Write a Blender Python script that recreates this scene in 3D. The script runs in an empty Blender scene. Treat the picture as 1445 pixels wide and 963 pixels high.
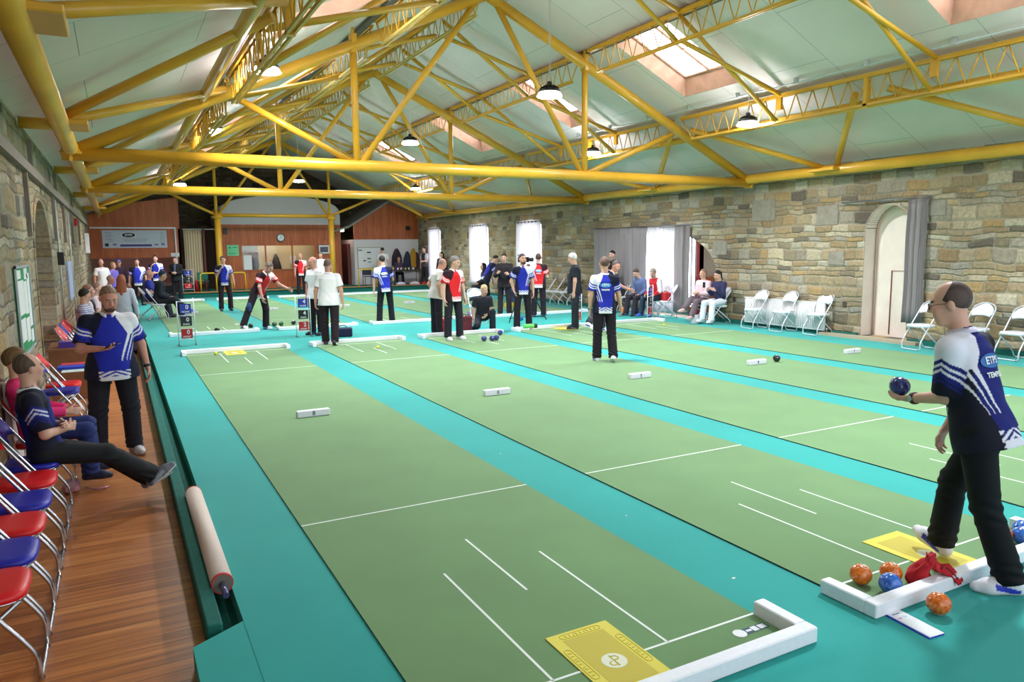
import bpy, math, random
import numpy as np
from mathutils import Vector, Matrix
random.seed(7); rng = np.random.default_rng(7)
SC = bpy.context.scene
COL = SC.collection
PI = math.pi

# ------------------------------------------------------------------ camera
YAW, PITCH, ROLL = 0.4925, -0.1278, -0.0106
CAM = Vector((-1.0224, -2.6337, 1.9565))
fw = Vector((math.sin(YAW)*math.cos(PITCH), math.cos(YAW)*math.cos(PITCH), math.sin(PITCH)))
rt = Vector((math.cos(YAW), -math.sin(YAW), 0)); up = rt.cross(fw)
r2 = rt*math.cos(ROLL)+up*math.sin(ROLL); u2 = -rt*math.sin(ROLL)+up*math.cos(ROLL)
cd = bpy.data.cameras.new('camera'); cam = bpy.data.objects.new('camera', cd); COL.objects.link(cam)
M = Matrix((r2, u2, -fw)).transposed().to_4x4(); M.translation = CAM; cam.matrix_world = M
cd.sensor_width = 36; cd.lens = 36*1031.82/1445; cd.clip_start = .05; cd.clip_end = 200
SC.camera = cam

# ------------------------------------------------------------------ light and exposure
SC.view_settings.view_transform = 'Standard'
SC.view_settings.look = 'None'
SC.view_settings.exposure = -0.28
SC.view_settings.gamma = 1
SC.view_settings.use_curve_mapping = False
SC.render.use_persistent_data = False
SC.cycles.use_denoising = True
SC.cycles.max_bounces = 6; SC.cycles.diffuse_bounces = 4; SC.cycles.glossy_bounces = 2
SC.cycles.transmission_bounces = 4; SC.cycles.transparent_max_bounces = 6
SC.cycles.caustics_reflective = False; SC.cycles.caustics_refractive = False
SC.cycles.sample_clamp_indirect = 4
W = bpy.data.worlds.new('sky'); SC.world = W; W.use_nodes = True
W.node_tree.nodes['Background'].inputs[0].default_value = (.86, .93, 1, 1)
W.node_tree.nodes['Background'].inputs[1].default_value = 2.2
SKYLIGHT, PENDANT, WINDOW = 12.0, 1000.0, 14.0      # skylight pane, lamp lens and window strengths

# ------------------------------------------------------------------ helpers
def tag(o, label=None, cat=None, group=None, kind=None):
    if label: o['label'] = label
    if cat: o['category'] = cat
    if group: o['group'] = group
    if kind: o['kind'] = kind
    return o
def link(name, me, parent=None, loc=None):
    o = bpy.data.objects.new(name, me); COL.objects.link(o)
    if parent is not None: o.parent = parent
    if loc is not None: o.location = loc
    return o
def empty(name, loc=(0,0,0), rz=0, label=None, cat=None, group=None):
    o = link(name, None, None, loc); o.rotation_euler = (0,0,rz); o.empty_display_size = .1
    return tag(o, label, cat, group)
def lin(c):
    return tuple(((v/255)/12.92 if v/255 <= .04045 else ((v/255+.055)/1.055)**2.4) for v in c)
MATS = {}
def mat(name, rgb, rough=.6, metal=0, emit=0, spec=.5, bump=None, var=None, sheen=0, coat=0):
    if name in MATS: return MATS[name]
    m = bpy.data.materials.new(name); m.use_nodes = True; nt = m.node_tree; b = nt.nodes['Principled BSDF']
    c = lin(rgb)+(1,)
    b.inputs['Base Color'].default_value = c; b.inputs['Roughness'].default_value = rough
    b.inputs['Metallic'].default_value = metal; b.inputs['Specular IOR Level'].default_value = spec
    if sheen: b.inputs['Sheen Weight'].default_value = sheen; b.inputs['Sheen Roughness'].default_value = .4
    if coat: b.inputs['Coat Weight'].default_value = coat; b.inputs['Coat Roughness'].default_value = .15
    if emit: b.inputs['Emission Color'].default_value = c; b.inputs['Emission Strength'].default_value = emit
    if var or bump:
        tc = nt.nodes.new('ShaderNodeTexCoord'); n = nt.nodes.new('ShaderNodeTexNoise')
        sc, amt = var or bump; n.inputs['Scale'].default_value = sc; n.inputs['Detail'].default_value = 4
        nt.links.new(tc.outputs['Object'], n.inputs['Vector'])
        if var:
            mx = nt.nodes.new('ShaderNodeMix'); mx.data_type = 'RGBA'; mx.blend_type = 'MULTIPLY'
            mx.inputs[0].default_value = 1; mx.inputs[6].default_value = c
            mr = nt.nodes.new('ShaderNodeMapRange'); mr.inputs[1].default_value = .3; mr.inputs[2].default_value = .7
            mr.inputs[3].default_value = 1-amt; mr.inputs[4].default_value = 1+amt
            nt.links.new(n.outputs[0], mr.inputs[0]); nt.links.new(mr.outputs[0], mx.inputs[7])
            nt.links.new(mx.outputs[2], b.inputs['Base Color'])
        if bump:
            n2 = nt.nodes.new('ShaderNodeTexNoise'); n2.inputs['Scale'].default_value = bump[0]
            nt.links.new(tc.outputs['Object'], n2.inputs['Vector'])
            bp = nt.nodes.new('ShaderNodeBump'); bp.inputs['Strength'].default_value = bump[1]; bp.inputs['Distance'].default_value = .01
            nt.links.new(n2.outputs[0], bp.inputs['Height']); nt.links.new(bp.outputs[0], b.inputs['Normal'])
    MATS[name] = m; return m

class MB:
    """collects verts / faces, then becomes one mesh"""
    def __init__(s): s.v = []; s.f = []; s.m = []; s.sm = []
    def add(s, vs, fs, mi=0, smooth=False):
        o = len(s.v); s.v += [tuple(v) for v in vs]
        for f in fs: s.f.append(tuple(i+o for i in f)); s.m.append(mi); s.sm.append(smooth)
        return s
    def box(s, lo, hi, mi=0, M=None):
        x0,y0,z0 = lo; x1,y1,z1 = hi
        vs = [Vector(v) for v in ((x0,y0,z0),(x1,y0,z0),(x1,y1,z0),(x0,y1,z0),(x0,y0,z1),(x1,y0,z1),(x1,y1,z1),(x0,y1,z1))]
        if M is not None: vs = [M @ v for v in vs]
        return s.add(vs, [(3,2,1,0),(4,5,6,7),(0,1,5,4),(1,2,6,5),(2,3,7,6),(3,0,4,7)], mi)
    def rbox(s, lo, hi, r, mi=0, M=None):
        """box with chamfered edges"""
        x0,y0,z0 = lo; x1,y1,z1 = hi
        pts = []
        for z, i in ((z0, r),(z0+r,0),(z1-r,0),(z1,r)):
            a0,a1,b0,b1 = x0+i,x1-i,y0+i,y1-i
            pts.append([(a0+r,b0,z),(a1-r,b0,z),(a1,b0+r,z),(a1,b1-r,z),(a1-r,b1,z),(a0+r,b1,z),(a0,b1-r,z),(a0,b0+r,z)])
        vs = [Vector(q) for ring in pts for q in ring]
        if M is not None: vs = [M @ v for v in vs]
        fs = [tuple(range(7,-1,-1)), tuple(range(24,32))]
        for k in range(3):
            for i in range(8):
                j = (i+1)%8; fs.append((k*8+i, k*8+j, k*8+8+j, k*8+8+i))
        return s.add(vs, fs, mi)
    def tube(s, pts, r, n=8, mi=0, closed=False, cap=True):
        pts = [Vector(p) for p in pts]; N = len(pts); rs = r if isinstance(r,(list,tuple)) else [r]*N
        vs = []; prev = None
        for i,p in enumerate(pts):
            if closed: t = pts[(i+1)%N]-pts[i-1]
            else: t = pts[min(i+1,N-1)]-pts[max(i-1,0)]
            t.normalize()
            if prev is None:
                a = Vector((0,0,1)) if abs(t.z) < .9 else Vector((1,0,0)); a = (a-t*a.dot(t)).normalized()
            else: a = (prev-t*prev.dot(t)).normalized()
            prev = a; b = t.cross(a)
            for k in range(n):
                an = 2*PI*k/n; vs.append(p+(a*math.cos(an)+b*math.sin(an))*rs[i])
        fs = []
        for i in range(N if closed else N-1):
            j = (i+1)%N
            for k in range(n):
                l = (k+1)%n; fs.append((i*n+k, i*n+l, j*n+l, j*n+k))
        s.add(vs, fs, mi, True)
        if cap and not closed:
            o = len(s.v)-len(vs)
            s.f.append(tuple(o+k for k in range(n-1,-1,-1))); s.m.append(mi); s.sm.append(False)
            s.f.append(tuple(o+(N-1)*n+k for k in range(n))); s.m.append(mi); s.sm.append(False)
        return s
    def lathe(s, prof, n=24, mi=0, c=(0,0,0)):
        vs = [(c[0]+r*math.cos(2*PI*k/n), c[1]+r*math.sin(2*PI*k/n), c[2]+z) for r,z in prof for k in range(n)]
        fs = [(i*n+k, i*n+(k+1)%n, (i+1)*n+(k+1)%n, (i+1)*n+k) for i in range(len(prof)-1) for k in range(n)]
        s.add(vs, fs, mi, True); return s
    def prism(s, poly, vec, mi=0):
        """poly: list of 3D points (planar), extruded by vec"""
        vec = Vector(vec); a = [Vector(p) for p in poly]; b = [p+vec for p in a]; n = len(a)
        return s.add(a+b, [tuple(range(n-1,-1,-1)), tuple(range(n,2*n))]+[(i,(i+1)%n,n+(i+1)%n,n+i) for i in range(n)], mi)
    def build(s, name, mats, parent=None, loc=None):
        me = bpy.data.meshes.new(name)
        me.from_pydata(s.v, [], s.f)
        for m in (mats if isinstance(mats,(list,tuple)) else [mats]): me.materials.append(m)
        me.polygons.foreach_set('material_index', s.m); me.polygons.foreach_set('use_smooth', s.sm)
        me.update(); return link(name, me, parent, loc)
def arc(c, r, a0, a1, n, ax1=(1,0,0), ax2=(0,1,0)):
    c = Vector(c); x = Vector(ax1); y = Vector(ax2)
    return [c+x*(r*math.cos(a0+(a1-a0)*i/n))+y*(r*math.sin(a0+(a1-a0)*i/n)) for i in range(n+1)]
def rounded_path(pts, r, n=4):
    """polyline with its inner corners rounded"""
    pts = [Vector(p) for p in pts]; out = [pts[0]]
    for i in range(1, len(pts)-1):
        a = (pts[i-1]-pts[i]).normalized(); b = (pts[i+1]-pts[i]).normalized()
        p0 = pts[i]+a*r; p1 = pts[i]+b*r
        for k in range(n+1):
            t = k/n; out.append(p0*(1-t)**2+pts[i]*2*t*(1-t)+p1*t*t)
    out.append(pts[-1]); return out
def text_mesh(txt, size, m, depth=.001, align='CENTER', bold=.0):
    cu = bpy.data.curves.new('lettering', 'FONT'); cu.body = txt; cu.size = size; cu.extrude = depth; cu.offset = bold
    cu.align_x = align; cu.align_y = 'CENTER'; cu.resolution_u = 3
    o = bpy.data.objects.new('lettering', cu); COL.objects.link(o)
    dg = bpy.context.evaluated_depsgraph_get()
    me = bpy.data.meshes.new_from_object(o.evaluated_get(dg)); bpy.data.objects.remove(o)
    me.materials.clear(); me.materials.append(m); return me
def text(name, txt, size, m, parent, Mx, bold=0.):
    """flat raised lettering; Mx maps x=right y=up z=outwards"""
    me = text_mesh(txt, size, m, bold=bold); o = link(name, me, parent); o.matrix_local = Mx; return o
def frame(o, x, y, z=None):
    x = Vector(x).normalized(); y = Vector(y).normalized(); z = x.cross(y)
    m = Matrix((x, y, z)).transposed().to_4x4(); m.translation = Vector(o); return m
def copy_tree(o, parent=None):
    c = o.copy(); COL.objects.link(c); c.parent = parent
    if parent is not None: c.matrix_parent_inverse = o.matrix_parent_inverse
    for ch in KIDS.get(o.name, list(o.children)): copy_tree(ch, c)
    return c
KIDS = {}
# ------------------------------------------------------------------ materials
YEL = mat('yellow_painted_steel', (220,164,46), .34, spec=.5, var=(1.5,.10), coat=.2)
YEL2 = mat('pale_yellow_painted_steel', (208,174,84), .38, var=(2,.1))
WHITE = mat('white_paint', (232,232,238), .45)
BLACK = mat('black_plastic', (22,22,24), .4)
STEEL = mat('chrome_tube', (190,190,198), .22, metal=1)
GREYM = mat('grey_metal', (120,122,130), .4, metal=.6)
REDV = mat('red_vinyl', (222,24,34), .35); BLUEV = mat('blue_vinyl', (36,40,170), .35); WHITEV = mat('white_vinyl', (222,224,232), .4)
TEAL2 = mat('dark_teal_felt', (8,96,86), .9, var=(12,.12))
CREAM = mat('cream_paint', (226,214,196), .7)
RED = mat('signal_red', (200,30,36), .5); BLUE = mat('signal_blue', (36,52,160), .5); NAVY = mat('navy', (22,26,60), .6)
PAPER = mat('paper', (236,238,240), .7); GREENP = mat('green_board', (28,140,84), .7)
BROWN = mat('brown_laminate', (128,82,52), .5, var=(6,.12)); DARKW = mat('dark_wood', (60,36,26), .6)
YELM = mat('yellow_vinyl_mat', (222,206,60), .55); YELD = mat('yellow_vinyl_print', (196,178,44), .6)

def nodes(name):
    m = bpy.data.materials.new(name); m.use_nodes = True; nt = m.node_tree
    return m, nt, nt.nodes['Principled BSDF']
def N(nt, t, **kw):
    n = nt.nodes.new('ShaderNode'+t)
    for k, v in kw.items():
        if k.startswith('i_'):
            k = k[2:]; n.inputs[int(k) if k.isdigit() else k].default_value = v
        else: setattr(n, k, v)
    return n
def ramp(nt, stops, interp='LINEAR'):
    r = nt.nodes.new('ShaderNodeValToRGB'); r.color_ramp.interpolation = interp
    el = r.color_ramp.elements
    while len(el) < len(stops): el.new(.5)
    for e, (p, c) in zip(el, stops): e.position = p; e.color = lin(c)+(1,)
    return r
def vec_map(nt, src, scale, rot=(0,0,0)):
    mp = N(nt, 'Mapping'); mp.inputs['Scale'].default_value = scale; mp.inputs['Rotation'].default_value = rot
    nt.links.new(src, mp.inputs['Vector']); return mp.outputs[0]
def carpet(name, c, dark=.88, light=1.08, big=.8):
    m, nt, b = nodes(name); L = nt.links.new
    tc = N(nt,'TexCoord'); n1 = N(nt,'TexNoise', i_Scale=big, i_Detail=3.); n2 = N(nt,'TexNoise', i_Scale=420., i_Detail=2.)
    L(tc.outputs['Object'], n1.inputs['Vector']); L(tc.outputs['Object'], n2.inputs['Vector'])
    ad = N(nt,'Math', operation='ADD'); L(n1.outputs[0], ad.inputs[0]); L(n2.outputs[0], ad.inputs[1])
    mr = N(nt,'MapRange', i_1=.7, i_2=1.3, i_3=dark, i_4=light); L(ad.outputs[0], mr.inputs[0])
    mx = N(nt,'Mix', data_type='RGBA', blend_type='MULTIPLY'); mx.inputs[0].default_value = 1; mx.inputs[6].default_value = lin(c)+(1,)
    L(mr.outputs[0], mx.inputs[7]); L(mx.outputs[2], b.inputs['Base Color'])
    b.inputs['Roughness'].default_value = .85; b.inputs['Specular IOR Level'].default_value = .3
    b.inputs['Sheen Weight'].default_value = .12; b.inputs['Sheen Roughness'].default_value = .5
    bp = N(nt,'Bump', i_Strength=.25, i_Distance=.003); L(n2.outputs[0], bp.inputs['Height']); L(bp.outputs[0], b.inputs['Normal'])
    return m
CARPET = carpet('teal_felt_carpet', (24,156,150)); MATG = carpet('green_bowls_mat', (106,142,94), .9, 1.08, 1.5)

def stone(name, ax, tint=(1,1,1), lightness=1., row=.15, wid=.36):
    """coursed rubble masonry; ax = the horizontal axis of the wall"""
    m, nt, b = nodes(name); L = nt.links.new
    def math_(op, a, c=None, d=None):
        n = N(nt,'Math', operation=op)
        for i, v in enumerate((a, c, d)):
            if v is None: continue
            if isinstance(v, (int, float)): n.inputs[i].default_value = v
            else: L(v, n.inputs[i])
        return n.outputs[0]
    tc = N(nt,'TexCoord'); sp = N(nt,'SeparateXYZ'); L(tc.outputs['Object'], sp.inputs[0])
    cb = N(nt,'CombineXYZ'); L(sp.outputs[ax], cb.inputs[0]); L(sp.outputs[2], cb.inputs[1])
    n1 = N(nt,'TexNoise', i_Scale=1.6, i_Detail=4.); L(cb.outputs[0], n1.inputs['Vector'])
    n2 = N(nt,'TexNoise', i_Scale=9., i_Detail=3.); L(cb.outputs[0], n2.inputs['Vector'])
    h = math_('ADD', sp.outputs[ax], math_('MULTIPLY', math_('SUBTRACT', n2.outputs[0], .5), .07))
    z = math_('ADD', sp.outputs[2], math_('ADD', math_('MULTIPLY', math_('SUBTRACT', n1.outputs[0], .5), .16), math_('MULTIPLY', math_('SUBTRACT', n2.outputs[0], .5), .035)))
    zs = math_('ADD', math_('DIVIDE', z, row), math_('MULTIPLY', math_('SINE', math_('MULTIPLY', z, 9.)), .42))
    r = math_('FLOOR', zs); fr = math_('FRACT', zs)
    w = math_('ADD', math_('DIVIDE', h, wid), math_('MULTIPLY', r, 17.37))
    vo = N(nt,'TexVoronoi', voronoi_dimensions='1D', feature='F1'); vo.inputs['Scale'].default_value = 1; vo.inputs['Randomness'].default_value = .9; L(w, vo.inputs['W'])
    ve = N(nt,'TexVoronoi', voronoi_dimensions='1D', feature='DISTANCE_TO_EDGE'); ve.inputs['Scale'].default_value = 1; ve.inputs['Randomness'].default_value = .9; L(w, ve.inputs['W'])
    dz = math_('MULTIPLY', math_('MINIMUM', fr, math_('SUBTRACT', 1., fr)), row); dx = math_('MULTIPLY', ve.outputs[0], wid)
    ed = N(nt,'Math', operation='SMOOTH_MIN'); L(dz, ed.inputs[0]); L(dx, ed.inputs[1]); ed.inputs[2].default_value = .025; ed = ed.outputs[0]
    sc = N(nt,'SeparateColor'); L(vo.outputs['Color'], sc.inputs[0])
    rc = ramp(nt, [(0,(104,94,84)),(.18,(176,156,124)),(.35,(148,122,90)),(.5,(190,174,146)),(.65,(160,152,140)),(.8,(176,144,98)),(.92,(196,186,166)),(1,(128,114,100))])
    L(sc.outputs[0], rc.inputs[0])
    gr = N(nt,'TexNoise', i_Scale=16., i_Detail=6., i_Roughness=.65); L(tc.outputs['Object'], gr.inputs['Vector'])
    mr = N(nt,'MapRange', i_1=.3, i_2=.7, i_3=.74, i_4=1.2); L(gr.outputs[0], mr.inputs[0])
    mx = N(nt,'Mix', data_type='RGBA', blend_type='MULTIPLY'); mx.inputs[0].default_value = 1; L(rc.outputs[0], mx.inputs[6]); L(mr.outputs[0], mx.inputs[7])
    ms = N(nt,'MapRange', i_1=.002, i_2=.014, i_3=1., i_4=0.); L(ed, ms.inputs[0])
    m2 = N(nt,'Mix', data_type='RGBA'); L(ms.outputs[0], m2.inputs[0]); L(mx.outputs[2], m2.inputs[6]); m2.inputs[7].default_value = lin((170,158,138))+(1,)
    bn = N(nt,'TexNoise', i_Scale=.5, i_Detail=4.); L(tc.outputs['Object'], bn.inputs['Vector'])
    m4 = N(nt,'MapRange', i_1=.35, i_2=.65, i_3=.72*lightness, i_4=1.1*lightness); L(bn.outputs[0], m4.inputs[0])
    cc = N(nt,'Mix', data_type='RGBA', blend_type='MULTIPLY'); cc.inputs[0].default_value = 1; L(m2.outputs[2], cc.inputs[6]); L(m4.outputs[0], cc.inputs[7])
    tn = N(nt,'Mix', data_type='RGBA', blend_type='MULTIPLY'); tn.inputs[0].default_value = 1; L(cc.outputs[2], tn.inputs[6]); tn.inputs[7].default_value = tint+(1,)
    L(tn.outputs[2], b.inputs['Base Color']); b.inputs['Roughness'].default_value = .95
    hh = N(nt,'MapRange', i_1=0., i_2=.03, i_3=0., i_4=1.); L(ed, hh.inputs[0])
    ah = math_('ADD', math_('MULTIPLY_ADD', gr.outputs[0], .9, hh.outputs[0]), math_('MULTIPLY', sc.outputs[1], .5))
    bp = N(nt,'Bump', i_Strength=.9, i_Distance=.03); L(ah, bp.inputs['Height']); L(bp.outputs[0], b.inputs['Normal'])
    return m
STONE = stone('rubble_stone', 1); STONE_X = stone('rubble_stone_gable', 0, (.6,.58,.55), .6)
def planks(name, ax_across, width, length, cols, rough=.35, gap=.03, coat=0, bump=.2):
    """boards; ax_across = axis perpendicular to the board seams"""
    m, nt, b = nodes(name); L = nt.links.new
    tc = N(nt,'TexCoord'); sp = N(nt,'SeparateXYZ'); L(tc.outputs['Object'], sp.inputs[0])
    along = {0:1, 1:0, 2:0}[ax_across] if ax_across != 0 else 2
    if isinstance(length, tuple): along, length = length
    dv = N(nt,'Math', operation='DIVIDE'); L(sp.outputs[ax_across], dv.inputs[0]); dv.inputs[1].default_value = width
    fl = N(nt,'Math', operation='FLOOR'); L(dv.outputs[0], fl.inputs[0])
    fr = N(nt,'Math', operation='FRACT'); L(dv.outputs[0], fr.inputs[0])
    wn = N(nt,'TexWhiteNoise', noise_dimensions='1D'); L(fl.outputs[0], wn.inputs['W'])
    dl = N(nt,'Math', operation='MULTIPLY_ADD'); L(sp.outputs[along], dl.inputs[0]); dl.inputs[1].default_value = 1/length; L(wn.outputs[0], dl.inputs[2])
    fl2 = N(nt,'Math', operation='FLOOR'); L(dl.outputs[0], fl2.inputs[0]); cb = N(nt,'CombineXYZ'); L(fl.outputs[0], cb.inputs[0]); L(fl2.outputs[0], cb.inputs[1])
    w2 = N(nt,'TexWhiteNoise', noise_dimensions='2D'); L(cb.outputs[0], w2.inputs['Vector'])
    sc = [30,30,30]; sc[along] = 1.6; g = N(nt,'TexNoise', i_Scale=1., i_Detail=5.); L(vec_map(nt, tc.outputs['Object'], sc), g.inputs['Vector'])
    bg = N(nt,'TexNoise', i_Scale=1.2, i_Detail=2.); L(tc.outputs['Object'], bg.inputs['Vector'])
    a1 = N(nt,'Math', operation='MULTIPLY_ADD'); L(w2.outputs[0], a1.inputs[0]); a1.inputs[1].default_value = .22; L(g.outputs[0], a1.inputs[2])
    a2 = N(nt,'Math', operation='MULTIPLY_ADD'); L(bg.outputs[0], a2.inputs[0]); a2.inputs[1].default_value = .5; L(a1.outputs[0], a2.inputs[2])
    mr = N(nt,'MapRange', i_1=.55, i_2=1.2); L(a2.outputs[0], mr.inputs[0]); rc = ramp(nt, cols); L(mr.outputs[0], rc.inputs[0])
    ab = N(nt,'Math', operation='COMPARE'); L(fr.outputs[0], ab.inputs[0]); ab.inputs[1].default_value = 0; ab.inputs[2].default_value = gap
    mx = N(nt,'Mix', data_type='RGBA'); L(ab.outputs[0], mx.inputs[0]); L(rc.outputs[0], mx.inputs[6]); mx.inputs[7].default_value = lin((58,34,22))+(1,)
    L(mx.outputs[2], b.inputs['Base Color']); b.inputs['Roughness'].default_value = rough
    if coat: b.inputs['Coat Weight'].default_value = coat; b.inputs['Coat Roughness'].default_value = .3
    iv = N(nt,'Math', operation='SUBTRACT'); iv.inputs[0].default_value = 1; L(ab.outputs[0], iv.inputs[1])
    bp = N(nt,'Bump', i_Strength=bump, i_Distance=.004); L(iv.outputs[0], bp.inputs['Height']); L(bp.outputs[0], b.inputs['Normal'])
    return m
FLOORW = planks('varnished_floorboards', 1, .105, (0, 2.2), [(0,(138,80,44)),(.45,(176,104,54)),(.75,(202,128,70)),(1,(216,150,90))], .32, .035, .25)
PANELW = planks('pine_cladding', 0, .09, (2, 9.), [(0,(150,68,30)),(.5,(188,94,46)),(1,(206,116,60))], .45, .06)
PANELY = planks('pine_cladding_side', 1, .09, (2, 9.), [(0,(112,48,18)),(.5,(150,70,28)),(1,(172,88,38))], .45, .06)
REVEAL = mat('skylight_lining_wood', (186,140,116), .6, var=(5,.15))
def ceiling_mat():
    m, nt, b = nodes('pale_green_ceiling_board'); L = nt.links.new
    tc = N(nt,'TexCoord'); br = N(nt,'TexBrick'); br.offset = .5; br.inputs['Scale'].default_value = 1
    br.inputs['Brick Width'].default_value = 2.4; br.inputs['Row Height'].default_value = 1.2; br.inputs['Mortar Size'].default_value = .004
    c = lin((228,214,210))+(1,); br.inputs['Color1'].default_value = c; br.inputs['Color2'].default_value = lin((223,209,205))+(1,); br.inputs['Mortar'].default_value = lin((120,134,126))+(1,)
    sp = N(nt,'SeparateXYZ'); L(tc.outputs['Object'], sp.inputs[0]); cb = N(nt,'CombineXYZ'); L(sp.outputs[0], cb.inputs[0]); L(sp.outputs[1], cb.inputs[1])
    L(cb.outputs[0], br.inputs['Vector'])
    n = N(nt,'TexNoise', i_Scale=.7, i_Detail=4.); L(tc.outputs['Object'], n.inputs['Vector']); mr = N(nt,'MapRange', i_1=.3, i_2=.7, i_3=.9, i_4=1.04); L(n.outputs[0], mr.inputs[0])
    mx = N(nt,'Mix', data_type='RGBA', blend_type='MULTIPLY'); mx.inputs[0].default_value = 1; L(br.outputs[0], mx.inputs[6]); L(mr.outputs[0], mx.inputs[7])
    L(mx.outputs[2], b.inputs['Base Color']); b.inputs['Roughness'].default_value = .8; return m
CEIL = ceiling_mat()
def cloth_mat(name, c, trans=.5):
    m, nt, b = nodes(name); L = nt.links.new
    b.inputs['Base Color'].default_value = lin(c)+(1,); b.inputs['Roughness'].default_value = .9
    t = N(nt,'BsdfTranslucent'); t.inputs[0].default_value = lin(c)+(1,); mx = N(nt,'MixShader'); mx.inputs[0].default_value = trans
    L(b.outputs[0], mx.inputs[1]); L(t.outputs[0], mx.inputs[2]); L(mx.outputs[0], nt.nodes['Material Output'].inputs[0]); return m
CURT = cloth_mat('white_sheer_curtain', (238,236,240), .6); CURTG = cloth_mat('grey_curtain', (168,160,162), .35)
SKYP = mat('daylight_pane', (235,244,255), .3, emit=SKYLIGHT); WINP = mat('daylight_window', (240,246,255), .3, emit=WINDOW)
LENS = mat('lamp_lens', (245,250,255), .3, emit=PENDANT)
def vcol_mat(name, rough=.75, sheen=0., sub=0.):
    m, nt, b = nodes(name); a = N(nt,'VertexColor'); a.layer_name = 'col'
    nt.links.new(a.outputs[0], b.inputs['Base Color']); b.inputs['Roughness'].default_value = rough; b.inputs['Specular IOR Level'].default_value = .3
    if sheen: b.inputs['Sheen Weight'].default_value = sheen
    return m
SKINM = vcol_mat('skin', .5); CLOTHM = vcol_mat('cloth', .8); HAIRM = vcol_mat('hair', .6); SHOEM = vcol_mat('shoe', .5)
# ------------------------------------------------------------------ the hall: axes X across, Y along the mats, Z up; carpet top z = 0
XL, XR, YN, YF = -1.95, 12.5, -5.0, 36.0
RX, RZ, SL = 5.4, 6.63, .47            # ridge line of the rafters and their slope
WF = -.12                              # wooden walkway level
def roof_z(x): return RZ-SL*abs(x-RX)
def ceil_z(x): return RZ+.35-SL*abs(x-RX)
def struct(mb, name, m): return tag(mb.build(name, m), kind='structure')

b = MB(); b.box((XL-.1, YN, WF-.1), (-.74, 31.5, WF)); struct(b, 'floor_walkway', FLOORW)
b = MB(); b.box((-.56, YN, -.14), (XR, 30.4, 0)); struct(b, 'floor', CARPET)
b = MB(); b.box((-.74, YN, -.2), (-.56, 31.5, -.11)); b.box((XL, 30.4, -.2), (XR+1, YF, -.121)); struct(b, 'floor_ditch', TEAL2)
# kerb board along the ditch
b = MB(); b.rbox((-.745, 1.25, -.12), (-.665, 30.0, .03), .008); struct(b, 'kerb_board', TEAL2)
b = MB(); b.prism([(-.82,1.13,-.12),(-.56,1.285,-.12),(-.56,-3,-.12),(-.8,-3,-.12)], (0,0,.118)); struct(b, 'kerb_end', CARPET)
# platform at the far end
b = MB(); b.box((.9, 30.4, -.12), (XR, YF, .2)); struct(b, 'floor_stage', TEAL2)
b = MB(); b.box((.9, 30.34, .2), (XR, 30.55, .235)); struct(b, 'trim_1', mat('oak_edge', (176,124,70), .5))

def seg_wall(name, x0, x1, y0, y1, z0, ztop, holes, m, n_arc=26):
    """wall slab along Y between x0 and x1, with holes (ya, yb, base z, spring z, crown z): round-headed when crown > spring"""
    ys = {y0, y1}
    for ya, yb, zb, zs, zc in holes:
        ys |= {ya, yb}
        if zc > zs: ys |= {ya+(yb-ya)*k/n_arc for k in range(n_arc+1)}
    ys = sorted(ys); mb = MB()
    for a, c in zip(ys[:-1], ys[1:]):
        if c-a < 1e-6: continue
        mid = (a+c)/2; cuts = []
        for ya, yb, zb, zs, zc in holes:
            if ya < mid < yb:
                t = (mid-(ya+yb)/2)/((yb-ya)/2); cuts.append((zb, zs+(zc-zs)*math.sqrt(max(0, 1-t*t))))
        z = z0
        for zb, zt in sorted(cuts):
            if zb > z: mb.box((x0,a,z), (x1,c,zb))
            z = zt
        mb.box((x0,a,z), (x1,c,ztop))
    return tag(mb.build(name, m), kind='structure')
TALLW = [(20.25,21.85),(24.55,26.1),(29.6,30.8)]
holes = [(6.25,7.25,.05,2.15,2.72), (11.4,16.75,.0,1.3,2.5)]+[(a,c,.5,2.7,2.95) for a,c in TALLW]
seg_wall('wall_right', XR, XR+.55, YN, YF, -.12, ceil_z(XR)+.1, holes, STONE, 60)
seg_wall('wall_left', XL-.6, XL, YN, YF, -.12, ceil_z(XL)+.1, [(8.7,11.5,-.12,1.7,2.75)], STONE)
b = MB(); b.box((XL-.62, 8.5, -.12), (XL-.5, 11.7, 3)); struct(b, 'wall_recess', STONE)
# far gable of dark stone
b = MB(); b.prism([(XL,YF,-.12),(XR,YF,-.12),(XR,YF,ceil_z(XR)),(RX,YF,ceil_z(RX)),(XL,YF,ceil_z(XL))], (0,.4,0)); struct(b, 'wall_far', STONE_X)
def arch_ring(x0, x1, cy, hw_, zb, zs, zc, wd, nm, m_, out=1):
    n = 48; mb = MB(); pin = [(cy+hw_*math.cos(PI*k/n), zs+(zc-zs)*math.sin(PI*k/n)) for k in range(n+1)]
    pot = [(cy+(hw_+wd)*math.cos(PI*k/n), zs+(zc-zs+wd)*math.sin(PI*k/n)) for k in range(n+1)]
    pin = [(cy+hw_, zb)]+pin+[(cy-hw_, zb)]; pot = [(cy+hw_+wd, zb)]+pot+[(cy-hw_-wd, zb)]; K = len(pin)
    mb.add([(x0,y,z) for y,z in pin]+[(x0,y,z) for y,z in pot]+[(x1,y,z) for y,z in pin]+[(x1,y,z) for y,z in pot], [(i,i+1,K+i+1,K+i) for i in range(K-1)]+[(2*K+i,2*K+i+1,i+1,i) for i in range(K-1)]+[(K+i,K+i+1,3*K+i+1,3*K+i) for i in range(K-1)])
    return tag(mb.build(nm, m_), kind='structure')
arch_ring(XR-.012, XR+.5, 14.075, 2.60, 0, 1.27, 2.43, .16, 'wall_right_arch_ring', STONE)
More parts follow.
